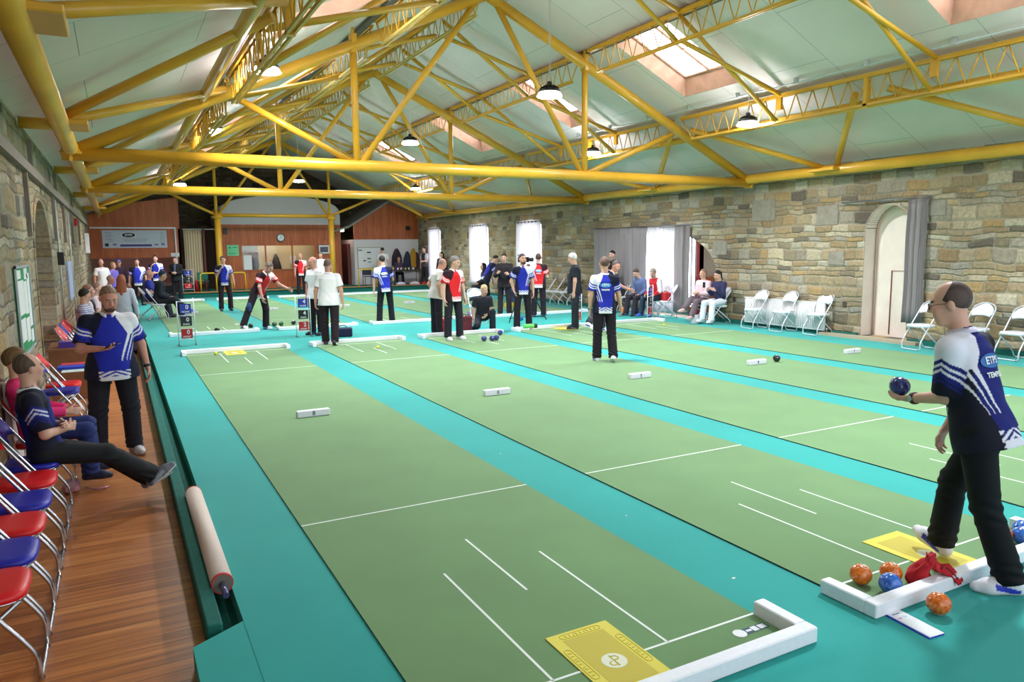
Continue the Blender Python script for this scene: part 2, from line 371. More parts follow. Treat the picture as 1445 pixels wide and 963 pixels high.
arch_ring(XL+.012, XL-.5, 10.1, 1.36, -.12, 1.68, 2.70, .12, 'wall_left_arch_ring', STONE)
# base trims
b = MB(); b.box((XR-.03, YN, 0), (XR, 6.2, .1)); b.box((XR-.03, 7.3, 0), (XR, 11.4, .1)); b.box((XR-.03, 16.75, 0), (XR, 30.4, .1)); struct(b, 'baseboard_right', TEAL2)
b = MB(); b.box((XR-.22, 5.9, 0), (XR, 8.1, .06)); struct(b, 'trim_2', mat('stone_step', (176,160,136), .8))

# ceiling slopes, with openings for the roof windows
SKY_R = [(2.5,3.95),(7.9,9.45),(12.7,13.8),(17.5,19.1),(23.7,25.5)]
SKY_L = [(2.6,3.9),(7.6,8.9),(12.0,13.3),(17.5,19.0),(23.7,25.3)]
def slope(side, skies, d0, d1, name):
    """side +1 right, -1 left; d = distance from the ridge line"""
    dend = (XR-RX+.5) if side > 0 else (RX-XL+.5); mb = MB()
    P3 = lambda d, y: (RX+side*d, y, RZ+.35-SL*d)
    ys = [YN]+[v for s in skies for v in s]+[YF]
    def quad(da, db, ya, yb):
        vs = [P3(da,ya),P3(db,ya),P3(db,yb),P3(da,yb)]
        mb.add(vs+[(x,y,z+.08) for x,y,z in vs], [(0,1,2,3),(7,6,5,4)] )
    for k in range(len(ys)-1):
        if k % 2 == 0: quad(0, dend, ys[k], ys[k+1])
        else: quad(0, d0, ys[k], ys[k+1]); quad(d1, dend, ys[k], ys[k+1])
    tag(mb.build(name, CEIL), kind='structure')
    for i, (ya, yb) in enumerate(skies):
        n = Vector((side*SL, 0, 1)).normalized(); h = .3
        c = [Vector(P3(d0,ya)),Vector(P3(d1,ya)),Vector(P3(d1,yb)),Vector(P3(d0,yb))]
        ins = [Vector(P3(d0+.22,ya+.1)),Vector(P3(d1-.22,ya+.1)),Vector(P3(d1-.22,yb-.1)),Vector(P3(d0+.22,yb-.1))]
        t = [p+n*h for p in ins]; fr = MB()
        fr.add(c+t, [(0,1,5,4),(1,2,6,5),(2,3,7,6),(3,0,4,7)])
        fr.add([p-n*.0 for p in c]+[p+n*(h+.1) for p in c], [(0,4,5,1),(1,5,6,2),(2,6,7,3),(3,7,4,0)])
        w = tag(fr.build('window_skylight', REVEAL), kind='structure')
        gl = MB(); gl.add([p+n*.015 for p in t], [(0,1,2,3)]); gl.build('pane', SKYP, w)
        bars = MB(); up_ = (t[1]-t[0]).normalized()
        for q in ((t[0]+t[3])/2,):
            bars.tube([q, q+(t[1]-t[0])], .035, 4)
        for k in range(4): bars.tube([t[k]-n*.01, t[(k+1)%4]-n*.01], .03, 4)
        m0 = (t[0]*.45+t[1]*.55); m1 = (t[3]*.45+t[2]*.55)
        if yb-ya > 1.3: bars.tube([m0, m1], .012, 4)
        bars.build('window_frame', REVEAL, w)
slope(1, SKY_R, 2.25, 4.2, 'ceiling_right'); slope(-1, SKY_L, 2.25, 4.2, 'ceiling_left')
# dark timber strips on the ceiling above the upper purlins
for sd in (-1,1):
    b = MB(); x = RX+sd*2.3; b.box((x-.05, YN, ceil_z(x)-.09), (x+.05, 30.5, ceil_z(x)+.01)); struct(b, 'trim_ceiling', mat('weathered_grey_timber', (96,92,84), .8))

# ------------------------------------------------------------------ right wall: windows, arches, curtains
def windows():
    for a, c in TALLW:
        w = MB(); w.box((XR+.5, a-.05, .45), (XR+.53, c+.05, 3.0)); o = tag(w.build('window_tall', WINP), kind='structure')
        f = MB()
        for y in (a+.03, (a+c)/2, c-.03): f.box((XR+.42, y-.03, .5), (XR+.47, y+.03, 2.95))
        for z in (.52, 1.3, 2.1): f.box((XR+.42, a, z-.03), (XR+.47, c, z+.03))
        f.build('window_frame', WHITE, o)
windows()
def curtain(y0, y1, z0, z1, x, m, name, folds, amp=.04, seed=0):
    r = random.Random(seed); n = int(abs(y1-y0)/.012)+2; n = min(n, 260); rows = 10; ph = [r.uniform(.7,1.3) for _ in range(60)]
    vs = []; acc = 0; P = []
    for i in range(n):
        t = i/(n-1); acc = folds*2*PI*t+math.sin(t*17+seed)*.8
        P.append(acc)
    for j in range(rows+1):
        zz = z1+(z0-z1)*j/rows
        for i in range(n):
            t = i/(n-1); a = amp*(.75+.35*math.sin(i*.11+seed))*(1 if j else .8)
            vs.append((x+a*math.sin(P[i])+.01*math.sin(j*.9+i*.05), y0+(y1-y0)*t+.3*a*math.sin(2*P[i]), zz))
    fs = [(j*n+i, j*n+i+1, (j+1)*n+i+1, (j+1)*n+i) for j in range(rows) for i in range(n-1)]
    mb = MB(); mb.add(vs, fs, 0, True); o = mb.build(name, m)
    so = o.modifiers.new('thick', 'SOLIDIFY'); so.thickness = .004
    return o
def rail(y0, y1, z, x, name='curtain_rail', label=None):
    mb = MB(); mb.tube([(x,y0,z),(x,y1,z)], .013, 8)
    for y in (y0+.1, y1-.1): mb.tube([(x,y,z),(XR+.02,y,z)], .01, 6)
    for y in (y0,y1): mb.lathe([(0,-.025),(.02,-.015),(.025,0),(.02,.015),(0,.025)], 10, 0, (x,y,z))
    return tag(mb.build(name, GREYM), label, 'curtain rail')
desc = ['third tall sheer curtain from the corner, nearest the camera end', 'middle one of the three tall sheer window curtains', 'tall sheer curtain in the far corner beside the pine panelling']
for k, (a, c) in enumerate(TALLW):
    o = curtain(a-.1, c+.1, .35, 2.93, XR-.1, CURT, 'curtain', 7+k, .035, k)
    tag(o, 'white backlit '+desc[k], 'curtain', 'tall window curtains')
    g = MB()
    for q in range(6):
        y = a+(c-a)*(q+.5)/6; g.add(*[ [(XR-.16, y+.035*math.cos(t*PI/4), 2.86+.035*math.sin(t*PI/4)) for t in range(8)]+[(XR-.15, y+.035*math.cos(t*PI/4), 2.86+.035*math.sin(t*PI/4)) for t in range(8)], [tuple(range(8)),tuple(range(15,7,-1))]+[(t,(t+1)%8,8+(t+1)%8,8+t) for t in range(8)] ])
    g.build('eyelet', mat('dark_eyelet', (52,50,54), .5), o)
    rail(a-.2, c+.2, 2.86, XR-.1, label='thin grey rail of the '+desc[k])
rail(11.3, 16.9, 2.5, XR-.12, label='long curtain rail over the wide arched opening')
tag(curtain(14.15, 16.8, .12, 2.5, XR-.1, CURTG, 'curtain', 16, .045, 5), 'wide grey-pink drawn curtain behind the man with folded arms', 'curtain')
tag(curtain(12.95, 14.15, .12, 2.5, XR-.07, CURT, 'curtain', 9, .03, 6), 'bright sheer curtain behind the two seated scorers', 'curtain')
tag(curtain(12.38, 12.95, .12, 2.5, XR-.1, CURTG, 'curtain', 5, .04, 7), 'narrow grey-cream curtain next to the dark red door frame', 'curtain')
# lobby behind the wide arch: cream back wall, pine dado, dark red frame
b = MB(); b.box((XR+.55, 11.2, 0), (XR+1.6, 11.3, 2.7)); b.box((XR+1.5, 11.2, 0), (XR+1.6, 17, 2.7)); b.box((XR+.55,16.9,0), (XR+1.6,17,2.7)); b.box((XR+.5,11.2,2.6), (XR+1.6,17,2.7)); struct(b, 'wall_lobby', CREAM)
w = MB(); w.box((XR+.47, 12.85, .3), (XR+.5, 14.2, 2.3)); o = tag(w.build('curtain_backlight', WINP), kind='structure'); f = MB(); f.box((XR+.505, 12.8, .25), (XR+.53, 14.25, 2.35)); f.build('light_stop', WHITE, o); f = MB()  # added pane backlights the sheer curtain; opaque board stops its light entering the lobby
for y in (12.88, 13.5, 14.17): f.box((XR+.42, y-.03, .3), (XR+.46, y+.03, 2.3))
f.build('window_frame', WHITE, o)  # bars in front of the added backlight pane
b = MB(); b.box((XR+.1, 11.3, -.1), (XR+1.6, 17, -.02)); struct(b, 'floor_lobby', CARPET)
b = MB(); b.box((XR+1.44, 11.3, 0), (XR+1.5, 16.9, 1.05)); b.box((XR+.56,11.3,0),(XR+1.5,11.34,1.05)); struct(b, 'trim_dado', planks('orange_pine_dado', 1, .09, (2, 9.), [(0,(190,96,44)),(.5,(214,116,58)),(1,(226,134,74))], .5, .05))
b = MB(); b.box((XR+.02, 12.05, 0), (XR+.12, 12.2, 2.3)); b.box((XR+.02, 12.05, 0), (XR+.12, 12.1, 2.3)); struct(b, 'door_frame', mat('dark_red_gloss', (130,36,48), .35))
b = MB(); b.box((XR+1.40, 14.9, .9), (XR+1.43, 16.3, 2.3)); tag(b.build('lobby_fill_panel', mat('lobby_fill_glow', (240,246,255), .3, emit=9.)), kind='structure')  # added glowing panel, hidden by the curtain, that lights the lobby walls
# near arched embrasure with a pale boarded panel
PALE = mat('pale_limewash', (236,222,212), .75, var=(3,.06))
b = MB(); b.box((XR+.36, 6.15, 0), (XR+.40, 7.35, 2.85)); struct(b, 'door_arched', PALE)
b = MB(); ap = [(7.245,.055)]+[(6.75+.495*math.cos(PI*k/30), 2.15+.563*math.sin(PI*k/30)) for k in range(31)]+[(6.255,.055)]
b.add([(XR+.003,y,z) for y,z in ap]+[(XR+.37,y,z) for y,z in ap], [(i,i+1,len(ap)+i+1,len(ap)+i) for i in range(len(ap)-1)], 0); struct(b, 'trim_jamb_lining', PALE)
b = MB(); b.tube([(XR+.35,6.45,.1),(XR+.35,6.45,1.4),(XR+.35,6.85,1.4),(XR+.35,6.85,.1)], .012, 6); struct(b, 'trim_hatch', mat('rust_line', (150,90,80), .7))
b = MB()
ar = arc((XR+.02,6.75,2.15), .515, 0, PI, 24, (0,1,0), (0,0,1.12)); 
b.tube([(XR+.02,7.265,.06)]+[p for p in ar]+[(XR+.02,6.235,.06)], .022, 6); b.tube([(XR+.34,7.2,.06)]+[Vector((XR+.34,6.75+(p.y-6.75)*.9,2.15+(p.z-2.15)*.95)) for p in ar]+[(XR+.34,6.3,.06)], .02, 6)
struct(b, 'trim_arch', mat('pinkish_limestone_edge', (206,176,160), .7))
b = MB(); b.box((XR+.002,7.28,.05),(XR+.012,7.5,2.1)); struct(b, 'trim_jamb', PALE)
rail(5.85, 7.75, 2.8, XR-.09, label='thin rail above the near arched doorway')
tag(curtain(5.9, 6.3, .42, 2.78, XR-.09, CURTG, 'curtain', 4, .05, 9), 'long grey curtain bunched beside the near arched doorway', 'curtain')
# big dressed stones standing proud of the rubble
b = MB()
for (y,z,w,h) in ((7.9,2.35,.55,.42),(9.6,2.5,.7,.5),(11.1,1.7,.5,.35),(5.6,2.45,.5,.3),(7.7,1.5,.4,.3),(17.6,2.6,.6,.4)):
    b.rbox((XR-.02, y, z), (XR+.05, y+w, z+h), .012)
struct(b, 'wall_right_quoins', mat('grey_dressed_stone', (142,134,122), .9, var=(9,.18), bump=(30,.5)))

# ------------------------------------------------------------------ left wall: cable trays, posts
GT = mat('weathered_post_timber', (134,122,112), .85, var=(8,.15))
b = MB(); b.box((XL, YN, 2.93), (XL+.07, 30, 3.05)); struct(b, 'trim_left_rail', GT)
b = MB()
for y in (8.1, 12.6, 15.4, 18.6, 22.5): b.box((XL, y, 2.15), (XL+.05, y+.10, 2.93))
for y in (9.0, 13.6, 19.4): b.box((XL, y, 3.05), (XL+.05, y+.10, 3.42))
struct(b, 'trim_left_posts', GT)
# far rooms -------------------------------------------------
b = MB()  # pine front, left of centre, over an open hatch
b.prism([(XL,32.5,1.66),(1.5,32.5,1.66),(1.5,32.5,ceil_z(1.5)-.9),(-.2,32.5,ceil_z(-.2)-.35),(XL,32.5,ceil_z(XL)-.05)], (0,.08,0)); b.box((1.42,32.5,.2),(1.5,32.58,1.66)); b.box((1.42,32.5,.2),(1.5,35.9,2.9))
struct(b, 'wall_pine_left', PANELW)
b = MB(); b.box((XL+.05,32.42,2.9),(1.3,32.5,2.96)); b.box((1.28,32.42,.2),(1.34,32.5,2.96)); b.box((XL,32.6,2.5),(1.45,35.9,2.56)); struct(b, 'trim_3', WHITE)
b = MB(); b.box((XL, 35.7, -.12), (1.42, 35.8, 2.5)); struct(b, 'wall_bar_back', mat('dusky_pink_paint', (196,150,150), .8))
b = MB(); b.box((-1.2,33.6,2.44),(.9,33.7,2.5)); tag(b.build('bar_strip_light', mat('bar_fill_glow', (255,236,226), .5, emit=9.)), 'added fill light hidden in the room behind the far left group', 'light')  # added fill light, kept out of sight, to brighten the room behind the group
b = MB()
b.box((3.15,32.5,.2),(4.02,32.58,3.1)); b.box((7.3,32.5,.2),(8.55,32.58,3.1)); b.box((4.02,32.5,.2),(7.3,32.58,1.0)); b.box((4.02,32.5,2.14),(7.3,32.58,3.1))
b.box((5.02,32.5,1.0),(5.08,32.58,2.14)); b.box((6.22,32.5,1.0),(6.28,32.58,2.14))
struct(b, 'wall_pine_centre', PANELW)
b = MB(); b.box((3.15,32.58,.2),(3.23,35.9,3.1)); b.box((8.47,32.58,.2),(8.55,35.9,3.1)); struct(b, 'wall_pine_returns', PANELY)
b = MB(); b.box((3.1,32.44,1.0),(7.4,32.5,1.06)); b.box((3.1,32.46,2.9),(8.6,32.5,2.96)); struct(b, 'trim_4', mat('pine_rail', (164,92,44), .5))
b = MB(); b.box((3.23,34.2,.2),(8.47,34.3,3.0)); struct(b, 'wall_kitchen_back', mat('warm_cream', (232,220,180), .7))
b = MB(); b.box((4.2,33.1,2.9),(7.2,33.5,2.95)); o = tag(b.build('kitchen_strip_light', mat('kitchen_tube_glow', (255,244,214), .5, emit=7.)), 'strip light on the ceiling of the kitchen behind the hatch', 'light')
MAUVE = mat('white_plaster_vault', (214,204,212), .8)
b = MB(); prof = [(3.15,3.1),(3.15,3.55)]+[(5.85-2.7*math.cos(t), 3.55+.85*math.sin(t)**.7 if math.sin(t)>0 else 3.55) for t in [PI*k/16 for k in range(1,16)]]+[(8.55,3.55),(8.55,3.1)]
b.prism([(x,32.5,z) for x,z in prof], (0,3.4,0)); struct(b, 'ceiling_lobby', MAUVE)
b = MB(); b.box((9.2,32.5,.2),(XR,32.58,2.4)); b.box((9.2,32.58,.2),(9.28,35.9,2.4)); struct(b, 'wall_white_far', mat('white_board_wall', (226,222,226), .7))
b = MB(); b.prism([(9.2,32.5,2.4),(XR,32.5,2.4),(XR,32.5,ceil_z(XR)),(10.9,32.5,4.15),(9.2,32.5,3.15)], (0,.08,0)); struct(b, 'wall_pine_right', PANELW)
b = MB(); b.prism([(8.2,32.3,2.75),(8.9,32.3,2.95),(10.95,32.3,4.2),(10.95,32.3,4.28),(8.9,32.3,3.05),(8.2,32.3,2.85)], (0,3.5,0)); struct(b, 'ceiling_passage', mat('grey_soffit', (150,146,142), .8))
b = MB(); b.box((8.55,35.2,.2),(9.2,35.3,3)); struct(b, 'wall_passage', mat('mauve_wall', (196,170,172), .8))
b = MB(); b.box((9.05,33.2,.2),(9.2,34.2,2.2)); struct(b, 'door_1', mat('brown_door', (124,62,56), .5))
b = MB(); b.box((8.68,32.9,2.80),(8.84,33.5,2.90)); tag(b.build('passage_light', mat('passage_glow', (255,236,214), .5, emit=14.)), 'bright light at the mouth of the far passage', 'light')
# ------------------------------------------------------------------ roof steelwork
def truss(y, label, columns=False, tie=True):
    """a yellow tube truss across the hall, its base point on the hall floor below the ridge"""
    t = empty('roof_truss', (RX, y, 3.4), 0, label, 'roof truss', 'yellow roof trusses')
    xl, xr = -1.62-RX, 12.32-RX; zz = 0
    L = lambda *pts: [(x-RX if ab else x, 0, z-3.4) for (x, z, ab) in pts]
    R = lambda x: roof_z(x)-3.4
    if tie:
        m = MB(); m.tube([(xl,0,0),(xr,0,0)], .105, 14); m.build('tie_beam', YEL, t)
    for sd, xe in ((-1, -1.4), (1, 12.2)):
        m = MB(); m.tube([(0,0,R(RX)), (xe-RX,0,R(xe)+.03)], .1, 14)
        m.build('rafter', YEL, t)
        # seat plates at the wall
        m = MB(); x = (-1.5 if sd < 0 else 12.25)-RX
        m.rbox((x-.14,-.17,-.02),(x+.14,.17,.02), .01); m.rbox((x-.1,-.14,.1),(x+.1,.14,.14), .01); m.box((x-.02,-.12,-.12),(x+.02,.12,.16)); 
        for dx in (-.1,.1):
            for dy in (-.12,.12): m.tube([(x+dx,dy,.02),(x+dx,dy,.05)], .018, 6)
        m.build('seat_plate', YEL, t)
    for xs in (2.82, 7.6):
        m = MB(); m.tube([(xs-RX,0,0),(xs-RX,0,R(xs))], .062, 12); m.build('post', YEL, t)
        m = MB(); m.rbox((xs-RX-.05,-.09,R(xs)-.12),(xs-RX+.05,.09,R(xs)+.2), .01); m.tube([(xs-RX,0,R(xs)+.2),(xs-RX,0,R(xs)+.3)], .03, 8); m.build('gusset', YEL, t)
        s = -1 if xs < RX else 1
        m = MB(); m.tube([(xs-RX-s*.08,0,.05),(s*.18,0,R(RX)-.1)], .055, 12); m.build('brace', YEL, t)
        m = MB(); m.tube([(xs-RX+s*.06,0,.05),(s*(4.64-.15),0,R(10.04)-.08)], .055, 12); m.build('brace', YEL, t)
    if columns:
        for xs in (2.85, 7.65):
            m = MB(); m.tube([(xs-RX,0,-3.2),(xs-RX,0,.05)], .13, 14); m.lathe([(.0,-3.2),(.2,-3.2),(.2,-3.16),(.13,-3.16)], 14, 0, (xs-RX,0,0)); m.lathe([(.13,-.12),(.24,-.1),(.24,-.04),(.16,0),(.16,.08),(0,.08)], 14, 0, (xs-RX,0,0)); m.build('column', YEL, t)
        m = MB(); m.tube([(2.85-RX,0,.02),(7.65-RX,0,.02)], .08, 12); m.build('beam', YEL, t)
    return t
truss(10.2, 'nearest yellow tubular roof truss, whole tie beam across the picture')
truss(17.0, 'second yellow tubular roof truss, behind the nearest one')
truss(30.7, 'farthest yellow roof truss standing on two yellow columns', columns=True, tie=False)
TR = [-5.0, .9, 10.2, 17.0, 30.7]
# continuous tubes on the wall heads
for sd, x, lb in ((-1,-1.5,'yellow eaves tube running along the head of the left wall'),(1,12.15,'yellow eaves tube running along the head of the right wall')):
    t = empty('eaves_tube', (x, 0, 3.47), 0, lb, 'eaves tube')
    m = MB(); m.tube([(0,YN,0),(0,31.5,0)], .105, 14); m.build('tube', YEL, t)
    xp = RX+sd*4.9
    for k in range(1, len(TR)-1):
        # raking braces in the roof plane, eaves node -> purlin nodes
        ya, yb = TR[k], TR[k+1]; ns = 1 if yb-ya < 8 else 2
        for q in range(ns):
            y0 = ya+(yb-ya)*q/ns; y1 = ya+(yb-ya)*(q+1)/ns
            ym = y0+(y1-y0)*.5
            for (ye, yp) in ((ym-.12, y0+.25), (ym+.12, ym+(1.5 if sd > 0 else 1.7))) if False else ((ym-.15, y0+.3),(ym+.15, y1-.3)):
                m = MB(); m.tube([(.0,ye,.06),(RX+sd*4.75-x,yp,roof_z(10.15)-3.47+.05)], .058, 12); m.build('brace', YEL, t)
            m = MB(); m.rbox((-.05 if sd<0 else -.3,ym-.3,-.03),(.3 if sd<0 else .05,ym+.3,.03), .01); m.build('node_plate', YEL, t)
            m = MB(); m.tube([(0,ym,0),(-sd*-.42,ym,0)], .07, 10); m.build('stub', YEL, t)
# purlins: lattice girders lengthwise in four lines (lower and upper on either slope)
def lattice(x, y0, y1, label, sd, depth=.46, tube=False):
    zt = ceil_z(x)-.12; t = empty('lattice_purlin', (x, y0, zt), 0, label, 'lattice purlin', 'yellow lattice purlins'); Ln = y1-y0
    m = MB()
    for dx in (-.045, .018): m.box((dx, 0, -.025), (dx+.027, Ln, .025)); 
    m.box((-.06,0,.02),(.06,Ln,.035)); m.build('top_chord', YEL, t)
    m = MB()
    for dx in (-.05, .022): m.box((dx, .35, -depth-.02), (dx+.028, Ln-.35, -depth+.02))
    m.build('bottom_chord', YEL2 if sd < 0 else YEL, t)
    n = max(4, int((Ln-.7)/.36)); m = MB(); pts = []
    for i in range(n*2+1):
        yy = .35+(Ln-.7)*i/(2*n); pts.append((0, yy, 0 if i % 2 else -depth))
    for a, c in zip(pts[:-1], pts[1:]): m.tube([a, c], .011, 6)
    m.tube([(0,0,0),(0,.35,-depth)], .014, 6); m.tube([(0,Ln,0),(0,Ln-.35,-depth)], .014, 6)
    m.build('web', YEL, t)
    if tube:
        m = MB(); m.box((-.05,Ln/2-.035,-depth-.03),(.05,Ln/2+.035,.03)); m.build('hanger_post', YEL, t)
        m = MB(); m.tube([(sd*.42,0,-.36),(sd*.42,Ln,-.36)], .075, 12); m.build('tube', YEL, t)
    return t
names = {(-1,4.64):'lower left', (-1,2.2):'upper left', (1,2.2):'upper right', (1,4.64):'lower right'}
bays = [(1.05,10.05,'in the nearest bay'),(10.35,16.85,'between the first and second trusses'),(17.15,23.7,'just behind the second truss'),(23.9,30.6,'in front of the farthest truss'),(-5,.75,'overhead beside the camera')]
for (sd, d), nm in names.items():
    for (a, c, w) in bays:
        if (sd, d) == (1, 2.2) or (sd, d) == (-1, 2.2) or True:
            lattice(RX+sd*d, a, c, f'{nm} yellow lattice purlin {w}', sd, .46, tube=(d > 4))
# crossing sag rods between the purlin lines
def sag(sd, y, label, ridge=True):
    t = empty('purlin_brace', (RX, y, 5.5), 0, label, 'roof brace', 'crossing roof braces')
    xa, xb = sd*2.2, sd*4.64; f = lambda d, dz: ceil_z(RX+d)-5.5+dz
    def bar(n_, a, c):
        m = MB(); d = (Vector(c)-Vector(a)); s_ = .035
        m.tube([a, c], .047, 4); m.build(n_, YEL, t)
    bar('upper_bar', (xa,-.04,f(xa,-.56)), (xb,-.04,f(xb,-.1)))
    bar('lower_bar', (xa, .04,f(xa,-.1)), (xb, .04,f(xb,-.56)))
    bar('upper_bar', (sd*.1,-.04,f(0,-.55)), (xa,-.04,f(xa,-.1)))
    bar('lower_bar', (sd*.1, .04,f(0,-.2)), (xa, .04,f(xa,-.56)))
    m = MB(); m.box((xb-.03,-.06,f(xb,-.36)),(xb+.03,.06,f(xb,-.1))); m.build('hanger_plate', YEL, t)
for y, w in ((4.42,'in the nearest bay, nearer the camera'),(7.37,'in the nearest bay, nearer the first truss'),(12.45,'just behind the first truss'),(15.0,'just in front of the second truss'),(20.4,'just behind the second truss'),(23.2,'midway to the far end'),(26.2,'nearest the far wall')):
    for sd in (-1,1): sag(sd, y, f'crossed yellow braces on the {"left" if sd < 0 else "right"} slope {w}')
# ridge lattice
lattice(RX, 1.05, 10.05, 'ridge lattice purlin in the nearest bay', -1); lattice(RX, 10.35, 16.85, 'ridge lattice purlin between the first and second trusses', -1); lattice(RX, 17.15, 30.6, 'ridge lattice purlin beyond the second truss', -1)
# conduit along the right slope
m = MB(); xx = 9.85; zc = ceil_z(xx)-.08; m.tube([(xx,YN,zc),(xx,30,zc)], .013, 6)
for k in range(24): m.box((xx-.03,-3+k*1.4,zc-.02),(xx+.03,-2.94+k*1.4,zc+.075))
tag(m.build('conduit', mat('galvanised', (200,204,208), .4, metal=.3)), 'thin grey cable conduit along the right roof slope', 'conduit')

# pendant high-bay lamps
def pendant(x, y, z, top):
    t = empty('pendant_lamp', (x, y, z))
    m = MB(); m.lathe([(0,.10),(.05,.10),(.07,.075),(.17,.05),(.185,.02),(.18,0),(.0,0)], 28)
    for k in range(14):
        a = 2*PI*k/14; ca, sa = math.cos(a), math.sin(a)
        m.prism([(ca*.05-sa*.004,sa*.05+ca*.004,.075),(ca*.16-sa*.004,sa*.16+ca*.004,.045),(ca*.16-sa*.004,sa*.16+ca*.004,.075),(ca*.08-sa*.004,sa*.08+ca*.004,.12)], (sa*.008,-ca*.008,0))
    m.lathe([(0,.18),(.03,.18),(.045,.16),(.045,.10),(0,.10)], 16)
    m.build('housing', BLACK, t)
    m = MB(); m.lathe([(.17,0),(.205,-.055),(.2,-.062),(.165,-.005)], 28); m.build('reflector', mat('glowing_clear_reflector', (240,244,250), .25, emit=200.), t)  # emission added to the reflector to throw light sideways and up to the ceiling
    m = MB(); m.lathe([(0,-.012),(.15,-.012),(.165,-.004)], 28); m.build('lens', LENS, t)
    m = MB(); m.tube([(0,0,.18),(0,0,top-z)], .006, 6); m.tube([(.012,0,.2),(.03,0,.5),(.012,0,top-z)], .004, 5); m.build('cord', mat('pale_flex', (214,214,216), .5), t)
    return t
for x, y, z, lb in ((5.4,1.5,4.45,'pendant lamp above the bowler, out of the picture'),(9.8,1.9,4.3,'pendant lamp over the right-hand mats, out of the picture'),(1.1,8.8,4.58,'nearest pendant lamp on the left side'),(1.1,15.2,4.62,'second pendant lamp on the left side'),(1.1,25.5,4.25,'far pendant lamp on the left side'),
                    (5.4,7.95,4.45,'pendant lamp hanging from the ridge in front of the nearest truss'),(5.4,14.4,4.5,'second pendant lamp hanging from the ridge'),(5.4,20.6,4.5,'third pendant lamp hanging from the ridge'),(5.4,26.6,4.6,'farthest pendant lamp hanging from the ridge'),
                    (9.8,7.9,4.28,'nearest pendant lamp on the right side'),(9.8,13.1,4.32,'second pendant lamp on the right side'),(9.8,25.6,4.35,'far pendant lamp on the right side')):
    tag(pendant(x, y, z, ceil_z(x)-.1 if x != 5.4 else ceil_z(5.4)-.3), 'black and silver '+lb, 'pendant lamp', 'high-bay pendant lamps')
# ------------------------------------------------------------------ bowls mats: x0 = left edge, foot lines at y0 and y0+12.1
MH = .010
def mat_strip(x0, y0, label, near=True, far=True):
    t = empty('bowls_mat', (x0, y0, 0), 0, label, 'bowls mat', 'long green bowls mats'); w = 1.83; L = 12.1
    m = MB(); m.box((0,-.30,0),(w,L+.30,MH)); 
    m.m = [1,0,1,1,1,1]; m.build('mat_cloth', [MATG, BLACK], t)
    z0, z1 = MH+.0003, MH+.0012; h = .007
    m = MB()
    for y in (0, L, 2.46, L-2.46): m.box((0,y-h,z0),(w,y+h,z1))
    for (a, s) in ((0,1),(L,-1)):
        for dx in (-.3317,.3317):
            ya, yb = sorted((a, a+s*1.255)); m.box((w/2+dx-h,ya,z0),(w/2+dx+h,yb,z1))
        ya, yb = sorted((a+s*.828, a+s*1.668)); m.box((w/2-h,ya,z0),(w/2+h,yb,z1))
    m.build('line_marking', mat('white_tape', (236,240,236), .7), t)
    return t
XS = [0, 2.414, 4.77, 7.12, 9.5]
ordn = ['nearest long green mat, leftmost of the front row', 'second green mat from the left in the front row, where the bowler stands', 'middle green mat of the front row', 'fourth green mat from the left in the front row', 'rightmost green mat of the front row, by the radiator wall']
for x, lb in zip(XS, ordn): mat_strip(x, 0, lb)
ordb = ['leftmost green mat of the back row', 'second green mat of the back row', 'middle green mat of the back row', 'fourth green mat of the back row', 'rightmost green mat of the back row']
for x, lb in zip(XS, ordb): mat_strip(x, 15.95, lb)
def fender(x0, y, s, label):
    """white end fender with two wings; s = +1 wings towards +Y"""
    t = empty('fender', (x0+.915, y, 0), 0 if s > 0 else PI, label, 'fender', 'white mat fenders')
    m = MB(); w = .985; H0, H1 = MH*0+.002, .082; r = .006
    m.rbox((-w,-.35,H0),(w,-.275,H1), r); m.rbox((-w,-.277,H0),(-w+.075,0,H1), r); m.rbox((w-.075,-.277,H0),(w,0,H1), r)
    m.m = [0]*len(m.f); m.build('fender_frame', mat('white_carpeted_fender', (238,238,246), .6, var=(40,.03)), t)
    return t
side = ['leftmost', 'second from left', 'middle', 'fourth from left', 'rightmost']
for i, x in enumerate(XS):
    fender(x, 0, 1, f'white fender at the near end of the {side[i]} front mat')
    fender(x, 12.1, -1, f'white fender at the far end of the {side[i]} front mat')
    fender(x, 15.95, 1, f'white fender at the near end of the {side[i]} back mat')
    fender(x, 28.05, -1, f'white fender at the far end of the {side[i]} back mat')
# centre blocks
def block(x, y, num, label):
    t = empty('centre_block', (x, y, MH), 0, label, 'numbered block', 'numbered centre blocks')
    m = MB(); m.rbox((-.19,-.038,0),(.19,.038,.076), .006); m.build('bar', mat('white_block', (226,226,238), .5), t)
    text('number', num, .07, BLACK, t, frame((0,-.0385,.038),(1,0,0),(0,0,1)), .001)
for x, n, w in ((.893,'8','nearest mat'),(3.32,'6','second mat, behind the nearest'),(5.70,'5','middle mat'),(8.10,'4','fourth mat, beside a black bowl'),(10.47,'7','mat nearest the right wall')):
    block(x, 5.90, n, f'white centre block numbered {n} on the {w}')
for x, w in zip(XS, side): block(x+.915, 21.9, '1', f'white centre block on the {w} mat of the back row')
